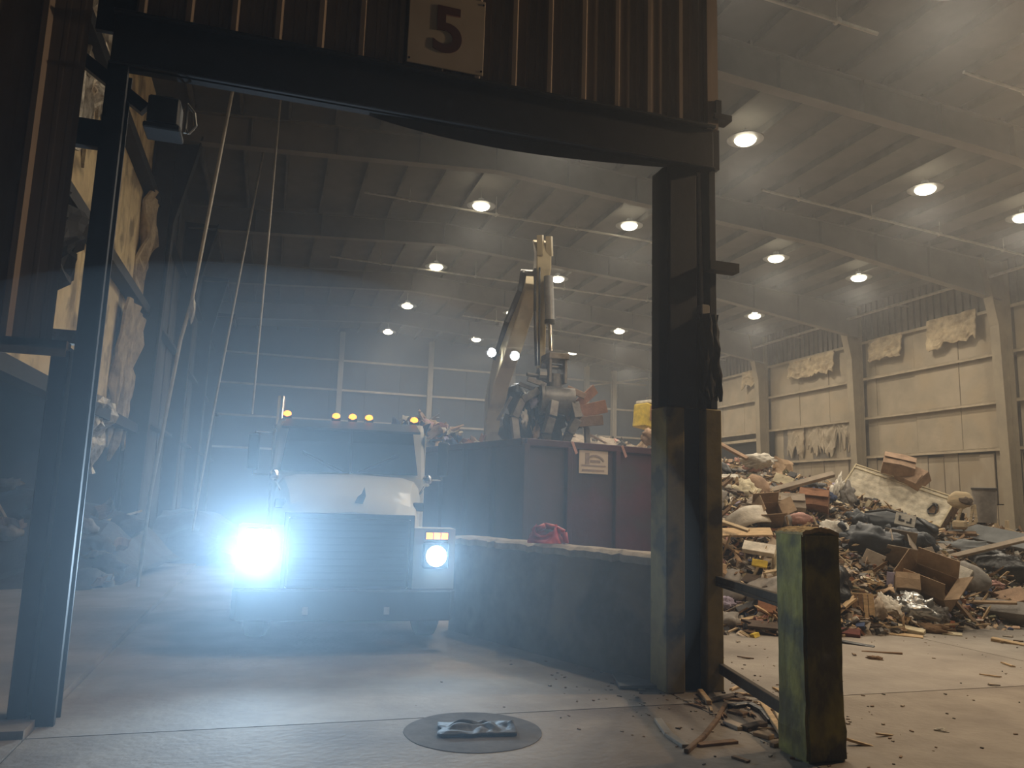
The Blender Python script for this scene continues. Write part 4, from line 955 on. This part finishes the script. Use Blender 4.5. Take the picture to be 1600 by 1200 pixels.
bag('rag', 'white crumpled sheet beside the bollard top', 1310, 838, 46, 34, 20, 'white', 30, .12, 20, False, .4, .8, 'cloth')
bag('rag', 'white and pink plastic lump on the pile below the dark doorway', 1186, 722, 46, 22, 20, 'white', -6, .2, 21, False, .35, .6, 'plastic')
bag('rag', 'pink fabric roll under the white plastic lump', 1180, 730, 38, 14, 18, 'pink', 0, .2, 22, False, .2, .3, 'fabric')
bag('rag', 'violet white bag at the foot of the pile beside the yellow timbers', 1134, 945, 26, 20, 16, 'violet', 6, .1, 23, False, .3, .7, 'bag')
bag('rag', 'pale hanging cloth strips left of the box spring', 1322, 778, 20, 42, 14, 'grey', -12, .25, 24, False, .4, .9, 'cloth')
bag('rag', 'second pale cloth strip beside the first left of the box spring', 1306, 770, 14, 40, 12, 'white', 16, .25, 25, False, .4, .9, 'cloth')
bag('rag', 'dark grey tangled cloth in front of the peak', 1262, 765, 46, 26, 22, 'dark', 8, .15, 26, False, .4, .8, 'cloth')
bag('foam_roll', 'thick grey foam mattress roll right of the crushed carton', 1512, 906, 60, 46, 40, 'grey', 16, .16, 27, False, .12, .1, 'foam')
bag('clear_bottle', 'clear crushed plastic bottle on the floor at the right edge', 1588, 968, 30, 12, 10, 'foil', 4, .07, 28, False, .2, .3, 'bottle')
bag('rag', 'peach cushion standing on edge under the bent board at left', 1186, 762, 26, 42, 14, 'peach', -32, .2, 29, False, .1, .1, 'cushion')
bag('rag', 'dusty beige tent-like cloth at the left of the pile', 1166, 775, 42, 34, 22, 'cream', 22, .15, 30, False, .4, .8, 'cloth')
bag('rag', 'pale beige fabric heap below the peach cushion', 1178, 790, 40, 22, 18, 'grey_card', -8, .1, 31, False, .4, .8, 'cloth')
bag('rag', 'brown grey cloth bundle next to the wooden crate', 1371, 955, 22, 34, 18, 'grey_card', 8, .1, 33, False, .4, .8, 'cloth')
bag('rag', 'white crumpled cloth strip beside the foil bag', 1388, 952, 26, 40, 14, 'white', -30, .08, 34, False, .3, .6, 'cloth')
bag('rag', 'crumpled grey plastic right of the foil bag', 1462, 962, 34, 28, 18, 'grey', 10, .08, 35, False, .5, .9, 'plastic')
bag('rag', 'brown matted clump on the floor before the foil bag', 1455, 985, 44, 16, 14, 'brown_wood', 0, .05, 36, False, .4, .8, 'debris')
bag('rag', 'pinkish white crumpled paper under the foam roll', 1552, 915, 26, 12, 10, 'pink', 4, .08, 37, False, .3, .6, 'paper')
flatp('board', 'white flat box panel standing by the grey foam roll', 'box', 1496, 902, 34, 30, 12, 24, .65, -10, 'white', .22)
flatp('board', 'long bent beige board leaning across the middle of the pile', 'board', 1245, 763, 112, 9, 6, -24, .5, 0, 'grey_card', .7)
flatp('board', 'wide orange plywood sheet at the left foot of the pile', 'board', 1160, 836, 84, 26, 3, -7, .30, 0, 'tan_wood', .35)
flatp('board', 'narrow tan plank across the orange plywood', 'plank', 1148, 828, 46, 7, 4, 32, .35, 0, 'pale_wood', .5)
flatp('board', 'pale pink stick leaning up against the dark doorway', 'stick', 1142, 706, 62, 6, 5, 40, .5, 0, 'peach', .35)
flatp('board', 'cream yellow carton lid in front of the peak', 'box', 1224, 755, 28, 16, 4, 22, .65, 0, 'cream', .5)
flatp('board', 'long tan board rising to the right edge over the black bag', 'board', 1553, 862, 128, 8, 5, -24, .5, 0, 'grey_card', .7)
flatp('board', 'brown plank lying flat right of the duffel bag', 'plank', 1484, 836, 70, 10, 5, -6, .3, 0, 'brown_wood', .2)
flatp('tarp', 'smooth grey folded tarpaulin right of the dark bags', 'tarpaulin', 1545, 838, 104, 34, 5, 16, .45, 0, 'tarp', .2)
bag('tarp_fold', 'bulging lower fold of grey cloth beside the tarpaulin', 1512, 862, 90, 30, 20, 'tarp', 2, .15, 41, False, .3, .5, 'tarpaulin')
flatp('board', 'small grey flap standing right of the open carton', 'cardboard', 1452, 875, 22, 34, 2, -16, .75, 10, 'grey_card', .15)
flatp('board', 'pointed cardboard flap left of the open carton', 'cardboard', 1362, 882, 30, 36, 2, 22, .8, -10, 'grey_card', .15)
flatp('board', 'thin tan strip lying across the cartons', 'strip', 1422, 896, 92, 4, 3, 5, .5, 0, 'cardboard', .32)
flatp('board', 'white upright panel between the small carton and bollard', 'panel', 1391, 915, 10, 36, 4, 4, .85, 0, 'violet', .15)
flatp('board', 'white slab with a thick edge at the right foot of the pile', 'slab', 1562, 955, 84, 26, 20, 4, .45, 0, 'grey', .12)
flatp('board', 'beige panel propped above the white slab at the right', 'panel', 1578, 935, 44, 26, 4, -24, .5, 0, 'peach', .22)
flatp('board', 'tan plank lying along the top of the white slab', 'plank', 1542, 944, 76, 5, 4, -6, .4, 0, 'cardboard', .24)
flatp('board', 'white slab left of the bollard in the middle of the pile', 'slab', 1186, 862, 46, 20, 8, 10, .45, 0, 'white', .35)
flatp('packet', 'bright yellow packet in the left of the pile', 'packet', 1187, 886, 22, 11, 4, 8, .65, 0, 'yellow', .4)
flatp('board', 'black angular item at the foot left of the bollard', 'item', 1168, 950, 36, 10, 8, -30, .5, 0, 'dark', .1)
flatp('board', 'red brown box at the foot left of the bollard', 'box', 1198, 952, 26, 18, 14, 6, .6, 0, 'rust', .1)
flatp('board', 'orange and tan flat packet by the foot of the crate', 'packet', 1478, 975, 24, 10, 5, 2, .5, 0, 'orange', .06)
flatp('board', 'flat orange-tan board on the floor before the crate', 'board', 1405, 992, 64, 12, 3, 4, .15, 0, 'tan_wood', .02)
flatp('board', 'cream foam strip on the floor beside the crate', 'foam', 1420, 984, 44, 12, 6, 18, .25, 0, 'cream', .06)
flatp('board', 'light cream scrap on the floor right of the crate', 'scrap', 1488, 992, 26, 8, 5, 2, .3, 0, 'cream', .04)
flatp('board', 'long tan timber on the floor at the right edge', 'timber', 1582, 1006, 56, 8, 6, 18, .2, 0, 'tan_wood', .04)
flatp('board', 'black charred plank on the floor right of the bollard', 'plank', 1336, 1007, 54, 8, 4, 14, .2, 0, 'black_plastic', .03)
flatp('board', 'maroon block on the floor close behind the bollard', 'block', 1326, 990, 32, 13, 9, 4, .4, 0, 'maroon', .06)
flatp('board', 'thin bent twig on the floor right of the charred plank', 'twig', 1378, 1020, 56, 3, 3, -8, .2, 0, 'brown_wood', .02)
bag('rag', 'small knot of twigs on the bare floor', 1368, 1030, 20, 8, 7, 'brown_wood', 0, .03, 51, False, .5, .9, 'debris')
bag('blue_ball', 'small dark blue lid on the floor at the right', 1579, 984, 8, 7, 6, 'blue', 0, .03, 52, False, 0, 0, 'lid')
bag('stone', 'small pale stone alone on the bare floor', 1471, 1143, 17, 8, 8, 'white', 0, .02, 53, False, .3, .2, 'stone')
# crate
t, mm = T('wooden_crate', 'small upright orange wooden crate at the foot right of the bollard', 'crate', 1347, 953, 0, .85, 12, .05)
w_, h_, d_ = 28 * mm, 44 * mm, 20 * mm
for i in range(4): slab_mb(w_ / 4 - .01, h_, .02, Matrix.Translation((-w_ / 2 + w_ / 8 + i * w_ / 4, 0, d_ / 2))).build('slat', WD['brown_wood'] if i < 2 else WD['tan_wood'], t)
for sx in (-1, 1): slab_mb(.03, h_, d_, Matrix.Translation((sx * w_ / 2, 0, 0))).build('side', WD['tan_wood'], t, bev=.004)
slab_mb(w_, .025, d_, Matrix.Translation((0, h_ / 2, 0))).build('top_board', WD['pale_wood'], t)
# torn yellow chair
t, mm = T('broken_chair', 'torn yellow upholstered chair on its side right of the box spring', 'chair', 1506, 808, 0, .85, -10, .9, None, 24, 34)
u = mm
MB().blob((-4 * u, 16 * u, 0), (17 * u, 13 * u, 6 * u), .1, 2, 3, 3).build('backrest', WD['pale_wood'], t, smooth=True)
MB().blob((4 * u, 14 * u, 5 * u), (9 * u, 6 * u, 3 * u), .4, 2, 2, 6, fold=.5).build('torn_padding', WD['dark_wood'], t)
MB().b2((-14 * u, -26 * u, -6 * u), (4 * u, -14 * u, 6 * u)).build('seat', WD['yellow'] if False else WD['pale_wood'], t, bev=.03)
for (x0, y0, x1, y1) in ((-8, -14, -2, 6), (8, -18, 12, 8), (16, -16, 14, 10), (0, -22, 16, -16)): MB().bar((x0 * u, y0 * u, 0), (x1 * u, y1 * u, 0), 3.5 * u, 3.5 * u).build('leg', WD['pale_wood'], t, bev=.005)
for i, (px, py, L_, an, lb) in enumerate([(1557, 824, 34, 78, 'first bright stake standing upright near the right wall'), (1574, 834, 28, 92, 'second shorter bright stake right of the first'), (1590, 840, 32, 20, 'bright stake lying down beside the two standing ones')]):
    t, mm = T('wooden_stake', lb, 'stake', px, py, an, .8, 0, .6)
    slab_mb(L_ * mm, 5.5 * mm, 5 * mm).build('stake', WD['pale_wood'], t, bev=.005)
t, mm = T('grey_bin', 'dull grey bin standing against the wall boards', 'bin', 1540, 800, 0, .05, 0, .0)
MB().tube((0, 0, -.2), (0, 0, 34 * mm), .15 * 1.2, 18, 17 * mm).build('body', WD['grey'], t, smooth=True, auto=40)
MB().tube((0, 0, 34 * mm), (0, 0, 37 * mm), 18 * mm, 18).build('rim', WD['dark'], t)
# curved white sheet
t, mm = T('curved_sheet', 'curved glossy white sheet standing at the left of the pile', 'panel', 1168, 815, -24, .65, 0, .15)
MB().grid(lambda a_, b_: Vector(((a_ - .5) * 62 * mm, (b_ - .5) * 30 * mm, .18 * math.sin(a_ * 3.1))), 14, 4, .02).build('sheet', WD['white'], t, smooth=True)
bag('cushion', 'pink and grey rolled cushion just above the bollard top', 1246, 815, 44, 24, 20, 'pink', -10, .15, 61, False, .12, .2, 'cushion')
bag('cushion', 'grey cushion end next to the pink cushion', 1228, 818, 18, 26, 18, 'grey', 0, .15, 62, False, .15, .2, 'cushion')

Wi0 = Matrix((_X, _Y, _Z)).transposed()
rr = random.Random(44)
for name, label, cat, grp, fn, cnt in KINDS:
    ps = [fn(s) for s in (1, 2, 3)]
    for i in range(cnt):
        o = ps[i] if i < 3 else ps[i % 3].copy()
        if i >= 3: COL.objects.link(o)
        while True:
            if rr.random() < .5: x = rr.uniform(5.9, 12); y = rr.uniform(9, 13.5)
            else: x = rr.uniform(6.5, 20.5); y = rr.uniform(9.2, 21)
            px = x * .953 - y * .302; dz = x * .302 + y * .953; sx_ = 800 + 1202 * px / dz
            if pile_h(x, y) <= .05 or not 890 < sx_ < 1640: continue
            d2 = Vector((x, y, pile_h(x, y) - HCAM)); sy_ = 600 + FPX * (Wi0 @ d2).y / (Wi0 @ d2).z; sx_ = 800 + FPX * (Wi0 @ d2).x / (Wi0 @ d2).z
            m_ = 14 if cat in ('bag', 'sack', 'plastic sheet', 'board', 'cardboard', 'rag') else 4
            if any(abs(sx_ - h_[0]) < h_[2] + m_ and -h_[3] - 4 < sy_ - h_[1] < h_[3] + m_ * 1.5 for h_ in HERO): continue
            break
        o.name = name
        p = Vector((x, y, pile_h(x, y) + .05)); nn = nrm_h(x, y)
        q = nn.to_track_quat('Z', 'Y').to_matrix().to_4x4()
        o.matrix_world = Matrix.Translation(p) @ q @ Euler((rr.gauss(0, .28), rr.gauss(0, .28), rr.uniform(0, 6.3))).to_matrix().to_4x4() @ Matrix.Scale(rr.uniform(.6, 1.2), 4)
        tag(o, label, cat, grp)

# far heap beyond the container: yellow machine-like box and lumps
t = thing('yellow_panel_box', 'bright yellow battered steel box on the far heap beside the right post', 'box', (14.4, 21.5, pile_h(14.4, 21.5) + .3), (0, R(6), R(20)))
t.location = at_y(1013, 650, 21.5)
MB().b2((-.38, -.3, -.40), (.5, .3, .32)).build('body', WD['yellow'], t, bev=.03)
MB().b2((-.25, -.33, -.2), (.15, -.29, .25)).b2((.22, -.33, -.3), (.40, -.29, .1)).build('dents', WD['rust'], t)
MB().b2((-.30, -.3, .34), (.5, .3, .44)).build('lid', WD['white'], t, bev=.02)
loc = t.location.copy()
bag('rag', 'pale lump under the yellow box on the far heap', 1016, 684, 26, 24, 20, 'peach', 0, .1, 71, False, .3, .4, 'debris')
MB_h = MB().grid(lambda u, v: Vector((loc.x - 2.9 + 8 * u, loc.y - 2.5 + 9 * v, (.78 + .3 * u) * (1 - (2 * u - 1) ** 2) ** .6 * (1 - (2 * v - 1) ** 2) ** .6 * (3.35 + .9 * u) * 1.02 - .1 + .25 * noise.noise(Vector((u * 7, v * 7, 0))) - 0)), 60, 60)
tag(MB_h.build('far_rubbish_mound', WD['mound']), 'far brown heap seen between grapple and right post', 'debris', kind='stuff')

# ---- trash heaped in the container
rr = random.Random(9)
ct = Matrix.Translation((3.66, 11.1, 0)) @ Matrix.Rotation(R(14), 4, 'Z')
mb = MB().grid(lambda u, v: ct @ Vector((.06 + (CW - .22) * u, .08 + (CL - .2) * v, 1.75 + .5 * v + .9 * sm(.25, .85, v) * (1 - .55 * sm(.15, .7, u)) + .12 * noise.noise(Vector((u * 5, v * 9, 3))))), 24, 40, .2)
tag(mb.build('container_load', WD['mound']), 'compacted rubbish load filling the maroon container', 'debris', kind='stuff')
kk = ['white', 'pink', 'peach', 'grey', 'dark', 'cream', 'blue', 'rust', 'cardboard', 'tan_wood', 'maroon', 'violet']
protos = {}
cl = {'white': 'white', 'pink': 'pink', 'peach': 'peach coloured', 'grey': 'grey', 'dark': 'black', 'cream': 'cream', 'blue': 'blue', 'rust': 'rust coloured', 'cardboard': 'brown cardboard', 'tan_wood': 'tan wooden', 'maroon': 'maroon', 'violet': 'violet'}
for i in range(84):
    k = kk[i % len(kk)]; ty = i // len(kk) % 3
    if (k, ty) not in protos:
        o = (proto_sheet(.42, .3, WD[k], i, .15) if ty == 0 else proto_blob((.18, .13, .09), WD[k], i, .4, .7) if ty == 1 else proto_plank(.7, .09, .04, WD[k], i)); protos[(k, ty)] = o
    else: o = protos[(k, ty)].copy(); COL.objects.link(o)
    u, v = rr.uniform(.06, .5), rr.uniform(.45, .95)
    if i % 4 == 0: u, v = rr.uniform(.1, .9), rr.uniform(.2, .95)
    hz = 1.75 + .5 * v + .9 * sm(.25, .85, v) * (1 - .55 * sm(.15, .7, u))
    p = ct @ Vector((.1 + 2.5 * u, .1 + 5.9 * v, hz + rr.uniform(.02, .22)))
    o.name = ('scrap_sheet', 'scrap_lump', 'scrap_stick')[ty]
    o.matrix_world = Matrix.Translation(p) @ Euler((rr.gauss(0, .6), rr.gauss(0, .6), rr.uniform(0, 6))).to_matrix().to_4x4()
    tag(o, '%s %s heaped in the maroon container' % (cl[k], ('scrap sheet', 'scrap lump', 'scrap stick')[ty]), 'scrap', 'scraps heaped in the container')

# ---- load held in the grapple
for i, (p, q, w_, h_, mk, lb) in enumerate([
    ((5.45, 14.0, 3.35), (6.35, 14.1, 3.60), .26, .05, 'rust', 'wide rusty plank sticking right out of the grapple'),
    ((5.5, 13.9, 3.2), (6.15, 13.8, 3.28), .20, .05, 'brown_wood', 'lower brown plank sticking right out of the grapple'),
    ((5.75, 14.1, 3.6), (6.15, 14.2, 3.95), .20, .04, 'rust', 'short rusty offcut pointing up at the right of the grapple'),
    ((5.5, 14.1, 3.9), (5.85, 14.0, 3.75), .12, .08, 'peach', 'pinkish stub beside the grapple drum'),
    ((4.15, 14.3, 3.2), (4.35, 14.1, 3.65), .05, .05, 'grey', 'pale stick poking from the black tangle')]):
    t = thing('held_plank', lb, 'plank', p); MB().bar((0, 0, 0), Vector(q) - Vector(p), h_, w_).build('plank', WD[mk], t, bev=.006)
for i, (c, r_, mk, lb) in enumerate([((4.72, 14.35, 3.35), (.34, .3, .5), 'black_plastic', 'black plastic tangle gripped at the left of the grapple'), ((4.55, 14.4, 2.95), (.22, .2, .34), 'dark', 'dark cloth hanging low from the grapple'),
                                ((5.22, 14.3, 3.15), (.25, .2, .42), 'dark', 'dark bundle between the grapple tines'), ((4.85, 14.15, 3.0), (.10, .08, .22), 'peach', 'pinkish rag hanging at the grapple bottom'), ((4.62, 14.1, 3.25), (.07, .06, .16), 'white', 'white shred in the black tangle'),
                                ((5.75, 14.3, 3.25), (.14, .14, .16), 'black_plastic', 'black scrap at the right of the grapple'), ((4.78, 14.0, 3.55), (.07, .05, .1), 'violet', 'pale violet shred near the grapple drum')]):
    o = MB().blob((0, 0, 0), r_, .5, 1.8, 3, i + 80, fold=.9).build('held_scrap', WD[mk], smooth=True); o.location = c; tag(o, lb, 'scrap')
for i in range(6):
    a = Vector((4.55 + i * .07, 14.1 + .05 * (i % 3), 3.75 - .05 * (i % 2)))
    t = thing('hanging_wire', ('leftmost', 'second', 'third', 'fourth', 'fifth', 'rightmost')[i] + ' thin dark wire dangling from the grapple tangle', 'wire', a, group='wires dangling from the grapple')
    MB().path([(0, 0, 0), (-.08 + .02 * i, -.05, -.3), (.03, -.04, -.6), (-.03 + .03 * i, 0, -.95)], .012, 5).build('wire', M_blk, t)

# ---- left unlit bay: low heap and pieces
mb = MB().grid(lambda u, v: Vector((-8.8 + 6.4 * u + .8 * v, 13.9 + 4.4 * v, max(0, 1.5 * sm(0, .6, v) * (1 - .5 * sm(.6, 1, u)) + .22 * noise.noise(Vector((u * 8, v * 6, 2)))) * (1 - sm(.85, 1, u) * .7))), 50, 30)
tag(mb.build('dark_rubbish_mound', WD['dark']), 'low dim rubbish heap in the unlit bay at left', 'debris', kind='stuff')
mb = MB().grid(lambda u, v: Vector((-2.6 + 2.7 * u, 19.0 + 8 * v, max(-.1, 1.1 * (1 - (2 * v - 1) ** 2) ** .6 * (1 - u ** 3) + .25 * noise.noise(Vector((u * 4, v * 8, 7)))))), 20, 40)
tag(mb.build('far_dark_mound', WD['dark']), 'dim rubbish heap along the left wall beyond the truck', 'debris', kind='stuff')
rr = random.Random(15); lp = {}
for i in range(40):
    ty = i % 4
    if ty not in lp: o = lp[ty] = (lambda: proto_sheet(.6, .4, WD['brown_wood'], 3, .15), lambda: proto_blob((.22, .16, .10), WD['grey'], 4, .4, .6), lambda: proto_plank(1.1, .12, .04, WD['pale_wood'], 5), lambda: proto_blob((.35, .28, .2), WD['dark'], 6, .4, .6))[ty]()
    else: o = lp[ty].copy(); COL.objects.link(o)
    u, v = rr.uniform(.1, .97), rr.uniform(.1, .75)
    h = max(0, 1.5 * sm(0, .6, v) * (1 - .5 * sm(.6, 1, u)) + .22 * noise.noise(Vector((u * 8, v * 6, 2)))) * (1 - sm(.85, 1, u) * .7)
    o.name = ('card_piece', 'grey_rag', 'pale_plank', 'dark_sack')[ty]
    o.matrix_world = Matrix.Translation((-8.8 + 6.4 * u + .8 * v, 13.9 + 4.4 * v, h + .1)) @ Euler((rr.gauss(0, .4), rr.gauss(0, .4), rr.uniform(0, 6))).to_matrix().to_4x4()
    tag(o, ('bent cardboard piece', 'crumpled grey rag', 'broken pale plank', 'dark slumped sack')[ty] + ' on the dim heap at left', 'scrap', ('cards', 'rags', 'planks', 'sacks')[ty] + ' on the dim heap at left')

# ---- debris on the floor near the right post
def floor_piece(name, label, cat, pts, w_, h_, mk, z=.0):
    P = [at_z(*p, h_ / 2 + z) for p in pts]; o = P[0].copy(); o.z = 0
    t = thing(name, label, cat, o); mb = MB()
    for a, b in zip(P[:-1], P[1:]): mb.bar(a - o, b - o, w_, h_)
    mb.build(name + '_body', WD[mk], t, bev=min(w_, h_) * .15); return t
floor_piece('bent_strip', 'curved brown strip standing up from the floor debris before the post', 'strip', [(1072, 1174), (1100, 1150), (1120, 1125), (1134, 1100)], .035, .03, 'brown_wood')
floor_piece('broken_stick', 'pale broken stick at the left of the floor debris', 'stick', [(1028, 1124), (1045, 1148), (1072, 1166)], .06, .025, 'grey_card')
floor_piece('flat_strip', 'flat brown strip pointing right from the curved one', 'strip', [(1090, 1164), (1150, 1158)], .06, .02, 'brown_wood')
floor_piece('short_block', 'orange tipped short block next to the post foot', 'block', [(1094, 1080), (1108, 1098)], .05, .04, 'tan_wood')
floor_piece('dark_strip', 'dark flat strip just behind the lower rail', 'strip', [(1100, 1098), (1150, 1085), (1185, 1108)], .07, .02, 'dark_wood')
floor_piece('rubber_strip', 'black rubbery curled strip under the lower rail', 'strip', [(1140, 1104), (1170, 1100), (1192, 1112), (1205, 1128)], .06, .035, 'black_plastic')
floor_piece('plank_offcut', 'tan plank offcut leaning beside the bollard', 'plank', [(1192, 1100), (1222, 1146)], .05, .03, 'tan_wood', .02)
floor_piece('plank_offcut', 'pale plank offcut just left of the bollard foot', 'plank', [(1214, 1108), (1228, 1140)], .06, .03, 'pale_wood', .03)
floor_piece('wood_chunk', 'grey chunk in the middle of the floor debris', 'wood chunk', [(1136, 1128), (1160, 1138)], .09, .03, 'grey_card')
floor_piece('wood_chunk', 'dark chunk right of the grey one in the floor debris', 'wood chunk', [(1162, 1138), (1194, 1130)], .07, .035, 'dark_wood')
floor_piece('wood_chunk', 'pale rounded chunk close to the bollard', 'wood chunk', [(1180, 1145), (1206, 1152)], .08, .03, 'cardboard')
floor_piece('wood_chunk', 'thin flat chunk lowest in the floor debris', 'wood chunk', [(1145, 1182), (1170, 1190)], .04, .015, 'brown_wood')
floor_piece('wood_chunk', 'brown chunk touching the bollard at its left foot', 'wood chunk', [(1206, 1164), (1230, 1160)], .05, .03, 'brown_wood')
floor_piece('wood_chunk', 'flat brown chunk below the lower rail middle', 'wood chunk', [(1140, 1110), (1165, 1116)], .10, .02, 'brown_wood')
floor_piece('stone_lump', 'tan lump between the two yellow timbers at the floor', 'lump', [(1082, 1066), (1092, 1070)], .09, .07, 'rust')
rr = random.Random(77); cps = [proto_plank(.16, .04, .015, WD['brown_wood'], 1), proto_plank(.12, .05, .012, WD['grey_card'], 2), proto_plank(.22, .03, .015, WD['tan_wood'], 3)]
for i in range(54):
    o = cps[i % 3] if i < 3 else cps[i % 3].copy()
    if i >= 3: COL.objects.link(o)
    o.name = 'floor_splinter'
    if i < 34: x, y = rr.gauss(4.05, .32), rr.gauss(5.9, .42)
    else: x, y = rr.uniform(4.2, 10.5), rr.uniform(5.5, 8.8)
    x = max(x, 3.2)
    if abs(x - 3.67) < .25 and abs(y - 4.68) < .3: x += .5
    o.location = (x, y, .012); o.rotation_euler = (rr.gauss(0, .05), rr.gauss(0, .06), rr.uniform(0, 6)); o.scale = [rr.uniform(.6, 1.3)] * 3
    tag(o, 'loose splinter lying on the concrete floor near the posts', 'splinter', 'splinters on the floor')
# black rag on the damp patch
t = thing('black_rag', 'crumpled black rag on the round damp patch in the foreground', 'rag', (1.56, 5.66, 0), (0, 0, R(-8)))
def ragf(u, v):
    x, y = (u - .5) * .54, (v - .5) * .30
    x += .04 * noise.noise(Vector((u * 3, v * 3, 2))); y += .05 * noise.noise(Vector((u * 4, v * 3, 8)))
    z = .03 + .07 * abs(noise.noise(Vector((u * 5, v * 3.5, 1)))) * (1 - abs(2 * v - 1) ** 3) * (1 - abs(2 * u - 1) ** 4)
    if u > .85: z += .05 * (u - .85) / .15 * (1 - abs(2 * v - 1))
    return Vector((x, y, z))
MB().grid(ragf, 44, 24, .02).build('rag', WD['dark'], t, smooth=True)

# ================================================================== HAZE
hz = MB().b2((-9.0, -.6, .001), (21.9, 42.8, 9.0)).build('dust_haze', None)
hz.data.materials.clear()
m = bpy.data.materials.new('dust_haze'); m.use_nodes = True; nt = m.node_tree; nt.nodes.clear()
o_ = nt.nodes.new('ShaderNodeOutputMaterial'); v_ = nt.nodes.new('ShaderNodeVolumeScatter')
v_.inputs['Color'].default_value = (.90, .94, 1, 1); v_.inputs['Density'].default_value = HAZE; v_.inputs['Anisotropy'].default_value = HAZE_G
nt.links.new(v_.outputs[0], o_.inputs['Volume']); hz.data.materials.append(m)
tag(hz, 'thin dusty haze hanging through the bay and hall', 'haze', kind='stuff')
# blue-tinted dust volume added around the truck's front for the headlight glow
cl_ = MB()
cl_.blob((.0, 7.6, 1.2), (3.7, 4.6, 2.3), 0, 1, 4)
cl_.v = [(x, y, max(z, .02)) for x, y, z in cl_.v]
co = cl_.build('dust_glow_volume', None, smooth=True); co.data.materials.clear()
m = m.copy(); m.name = 'dust_glow_volume'; v2 = [n_ for n_ in m.node_tree.nodes if n_.type == 'VOLUME_SCATTER'][0]
v2.inputs['Density'].default_value = CLOUD; v2.inputs['Anisotropy'].default_value = .50; v2.inputs['Color'].default_value = (.66, .85, 1, 1)
co.data.materials.append(m)
tag(co, 'bluish dust volume added to give a glow around the truck headlights', 'haze', kind='stuff')

# ---- labels for the loose scraps: say by which recognisable thing each one lies
bpy.context.view_layer.update()
Wi = Matrix((_X, _Y, _Z)).transposed()
def scr(p):
    q = Wi @ (Vector(p) - Vector((0, 0, HCAM))); return 800 + FPX * q.x / q.z, 600 + FPX * q.y / q.z
LM = {'box_spring': 'the box spring', 'duffel_bag': 'the duffel bag', 'wooden_crate': 'the wooden crate', 'foil_bag': 'the silver foil bag', 'broken_chair': 'the torn yellow chair', 'grey_bin': 'the grey bin', 'foam_roll': 'the grey foam roll',
      'curved_sheet': 'the curved white sheet', 'packet': 'the yellow packet', 'timber_bollard': 'the timber bollard', 'tarp': 'the grey tarpaulin', 'yellow_panel_box': 'the far yellow box', 'cushion': 'the pink cushion', 'clear_bottle': 'the clear bottle', 'guard_rails': 'the guard rails'}
lm = []
for o in bpy.data.objects:
    if o.name in LM:
        c = o.matrix_world.translation.copy(); lm.append((scr(c), LM[o.name]))
for n_, px, py in (('the long bent board', 1245, 763), ('the orange plywood sheet', 1160, 836), ('the crushed carton', 1460, 932), ('the open carton', 1402, 882), ('the dark doorway', 1150, 700), ('the reddish cartons', 1415, 745), ('the white slab', 1562, 955), ('the wall stakes', 1570, 830), ('the white plastic lump', 1186, 722), ('the violet bag', 1134, 945)): lm.append(((px, py), n_))
groups = set(k[3] for k in KINDS) | {'scraps heaped in the container', 'splinters on the floor', 'cards on the dim heap at left', 'rags on the dim heap at left', 'planks on the dim heap at left', 'sacks on the dim heap at left'}
seen = {}
for o in sorted([o for o in bpy.data.objects if o.get('group') in groups], key=lambda o: o.matrix_world.translation.length):
    x, y = scr(o.matrix_world.translation); g_ = o['group']
    base = o['label'].split(' lying in the')[0].split(' in the rubbish')[0].split(' sticking')[0].split(' among')[0].split(' in the pile')[0].split(' heaped in')[0].split(' lying on')[0].split(' on the dim')[0]
    if g_ == 'scraps heaped in the container': lm2 = [((655, 700), 'the left end of the container load'), ((700, 660), 'the crest of the container load'), ((745, 690), 'the boom foot in the container'), ((850, 690), 'the grapple in the container'), ((960, 690), 'the container sign')]
    elif 'dim heap' in g_: lm2 = [((20, 700), 'the left edge, dim heap'), ((90, 760), 'the left door post'), ((190, 760), 'the dim heap crest')]
    elif g_ == 'splinters on the floor': lm2 = [((1280, 1150), 'the bollard foot'), ((1065, 1070), 'the post foot'), ((1170, 1090), 'the lower rail'), ((1100, 1150), 'the curved brown strip'), ((1471, 1143), 'the small pale stone'), ((1368, 1030), 'the knot of twigs')]
    else: lm2 = lm
    (lx, ly), ln = min(lm2, key=lambda q: (q[0][0] - x) ** 2 + (q[0][1] - y) ** 2)
    dx, dy = x - lx, y - ly
    rel = ('right of' if dx > 0 else 'left of') if abs(dx) > abs(dy) else ('below' if dy > 0 else 'above')
    if math.hypot(dx, dy) < 18: rel = 'close against'
    elif math.hypot(dx, dy) > 60: rel = 'well ' + rel
    sc_ = o.matrix_world.to_scale()[0]; sz = 'small ' if sc_ < .8 else ('large ' if sc_ > 1.05 else '')
    lab = sz + base + ' ' + rel + ' ' + ln
    ordn = ['', 'second nearest', 'third nearest', 'fourth nearest', 'fifth nearest', 'sixth nearest', 'seventh nearest', 'eighth nearest']
    k_ = seen.get(lab, 0); seen[lab] = k_ + 1
    o['label'] = lab if k_ == 0 else lab + ', ' + ordn[min(k_, 7)]
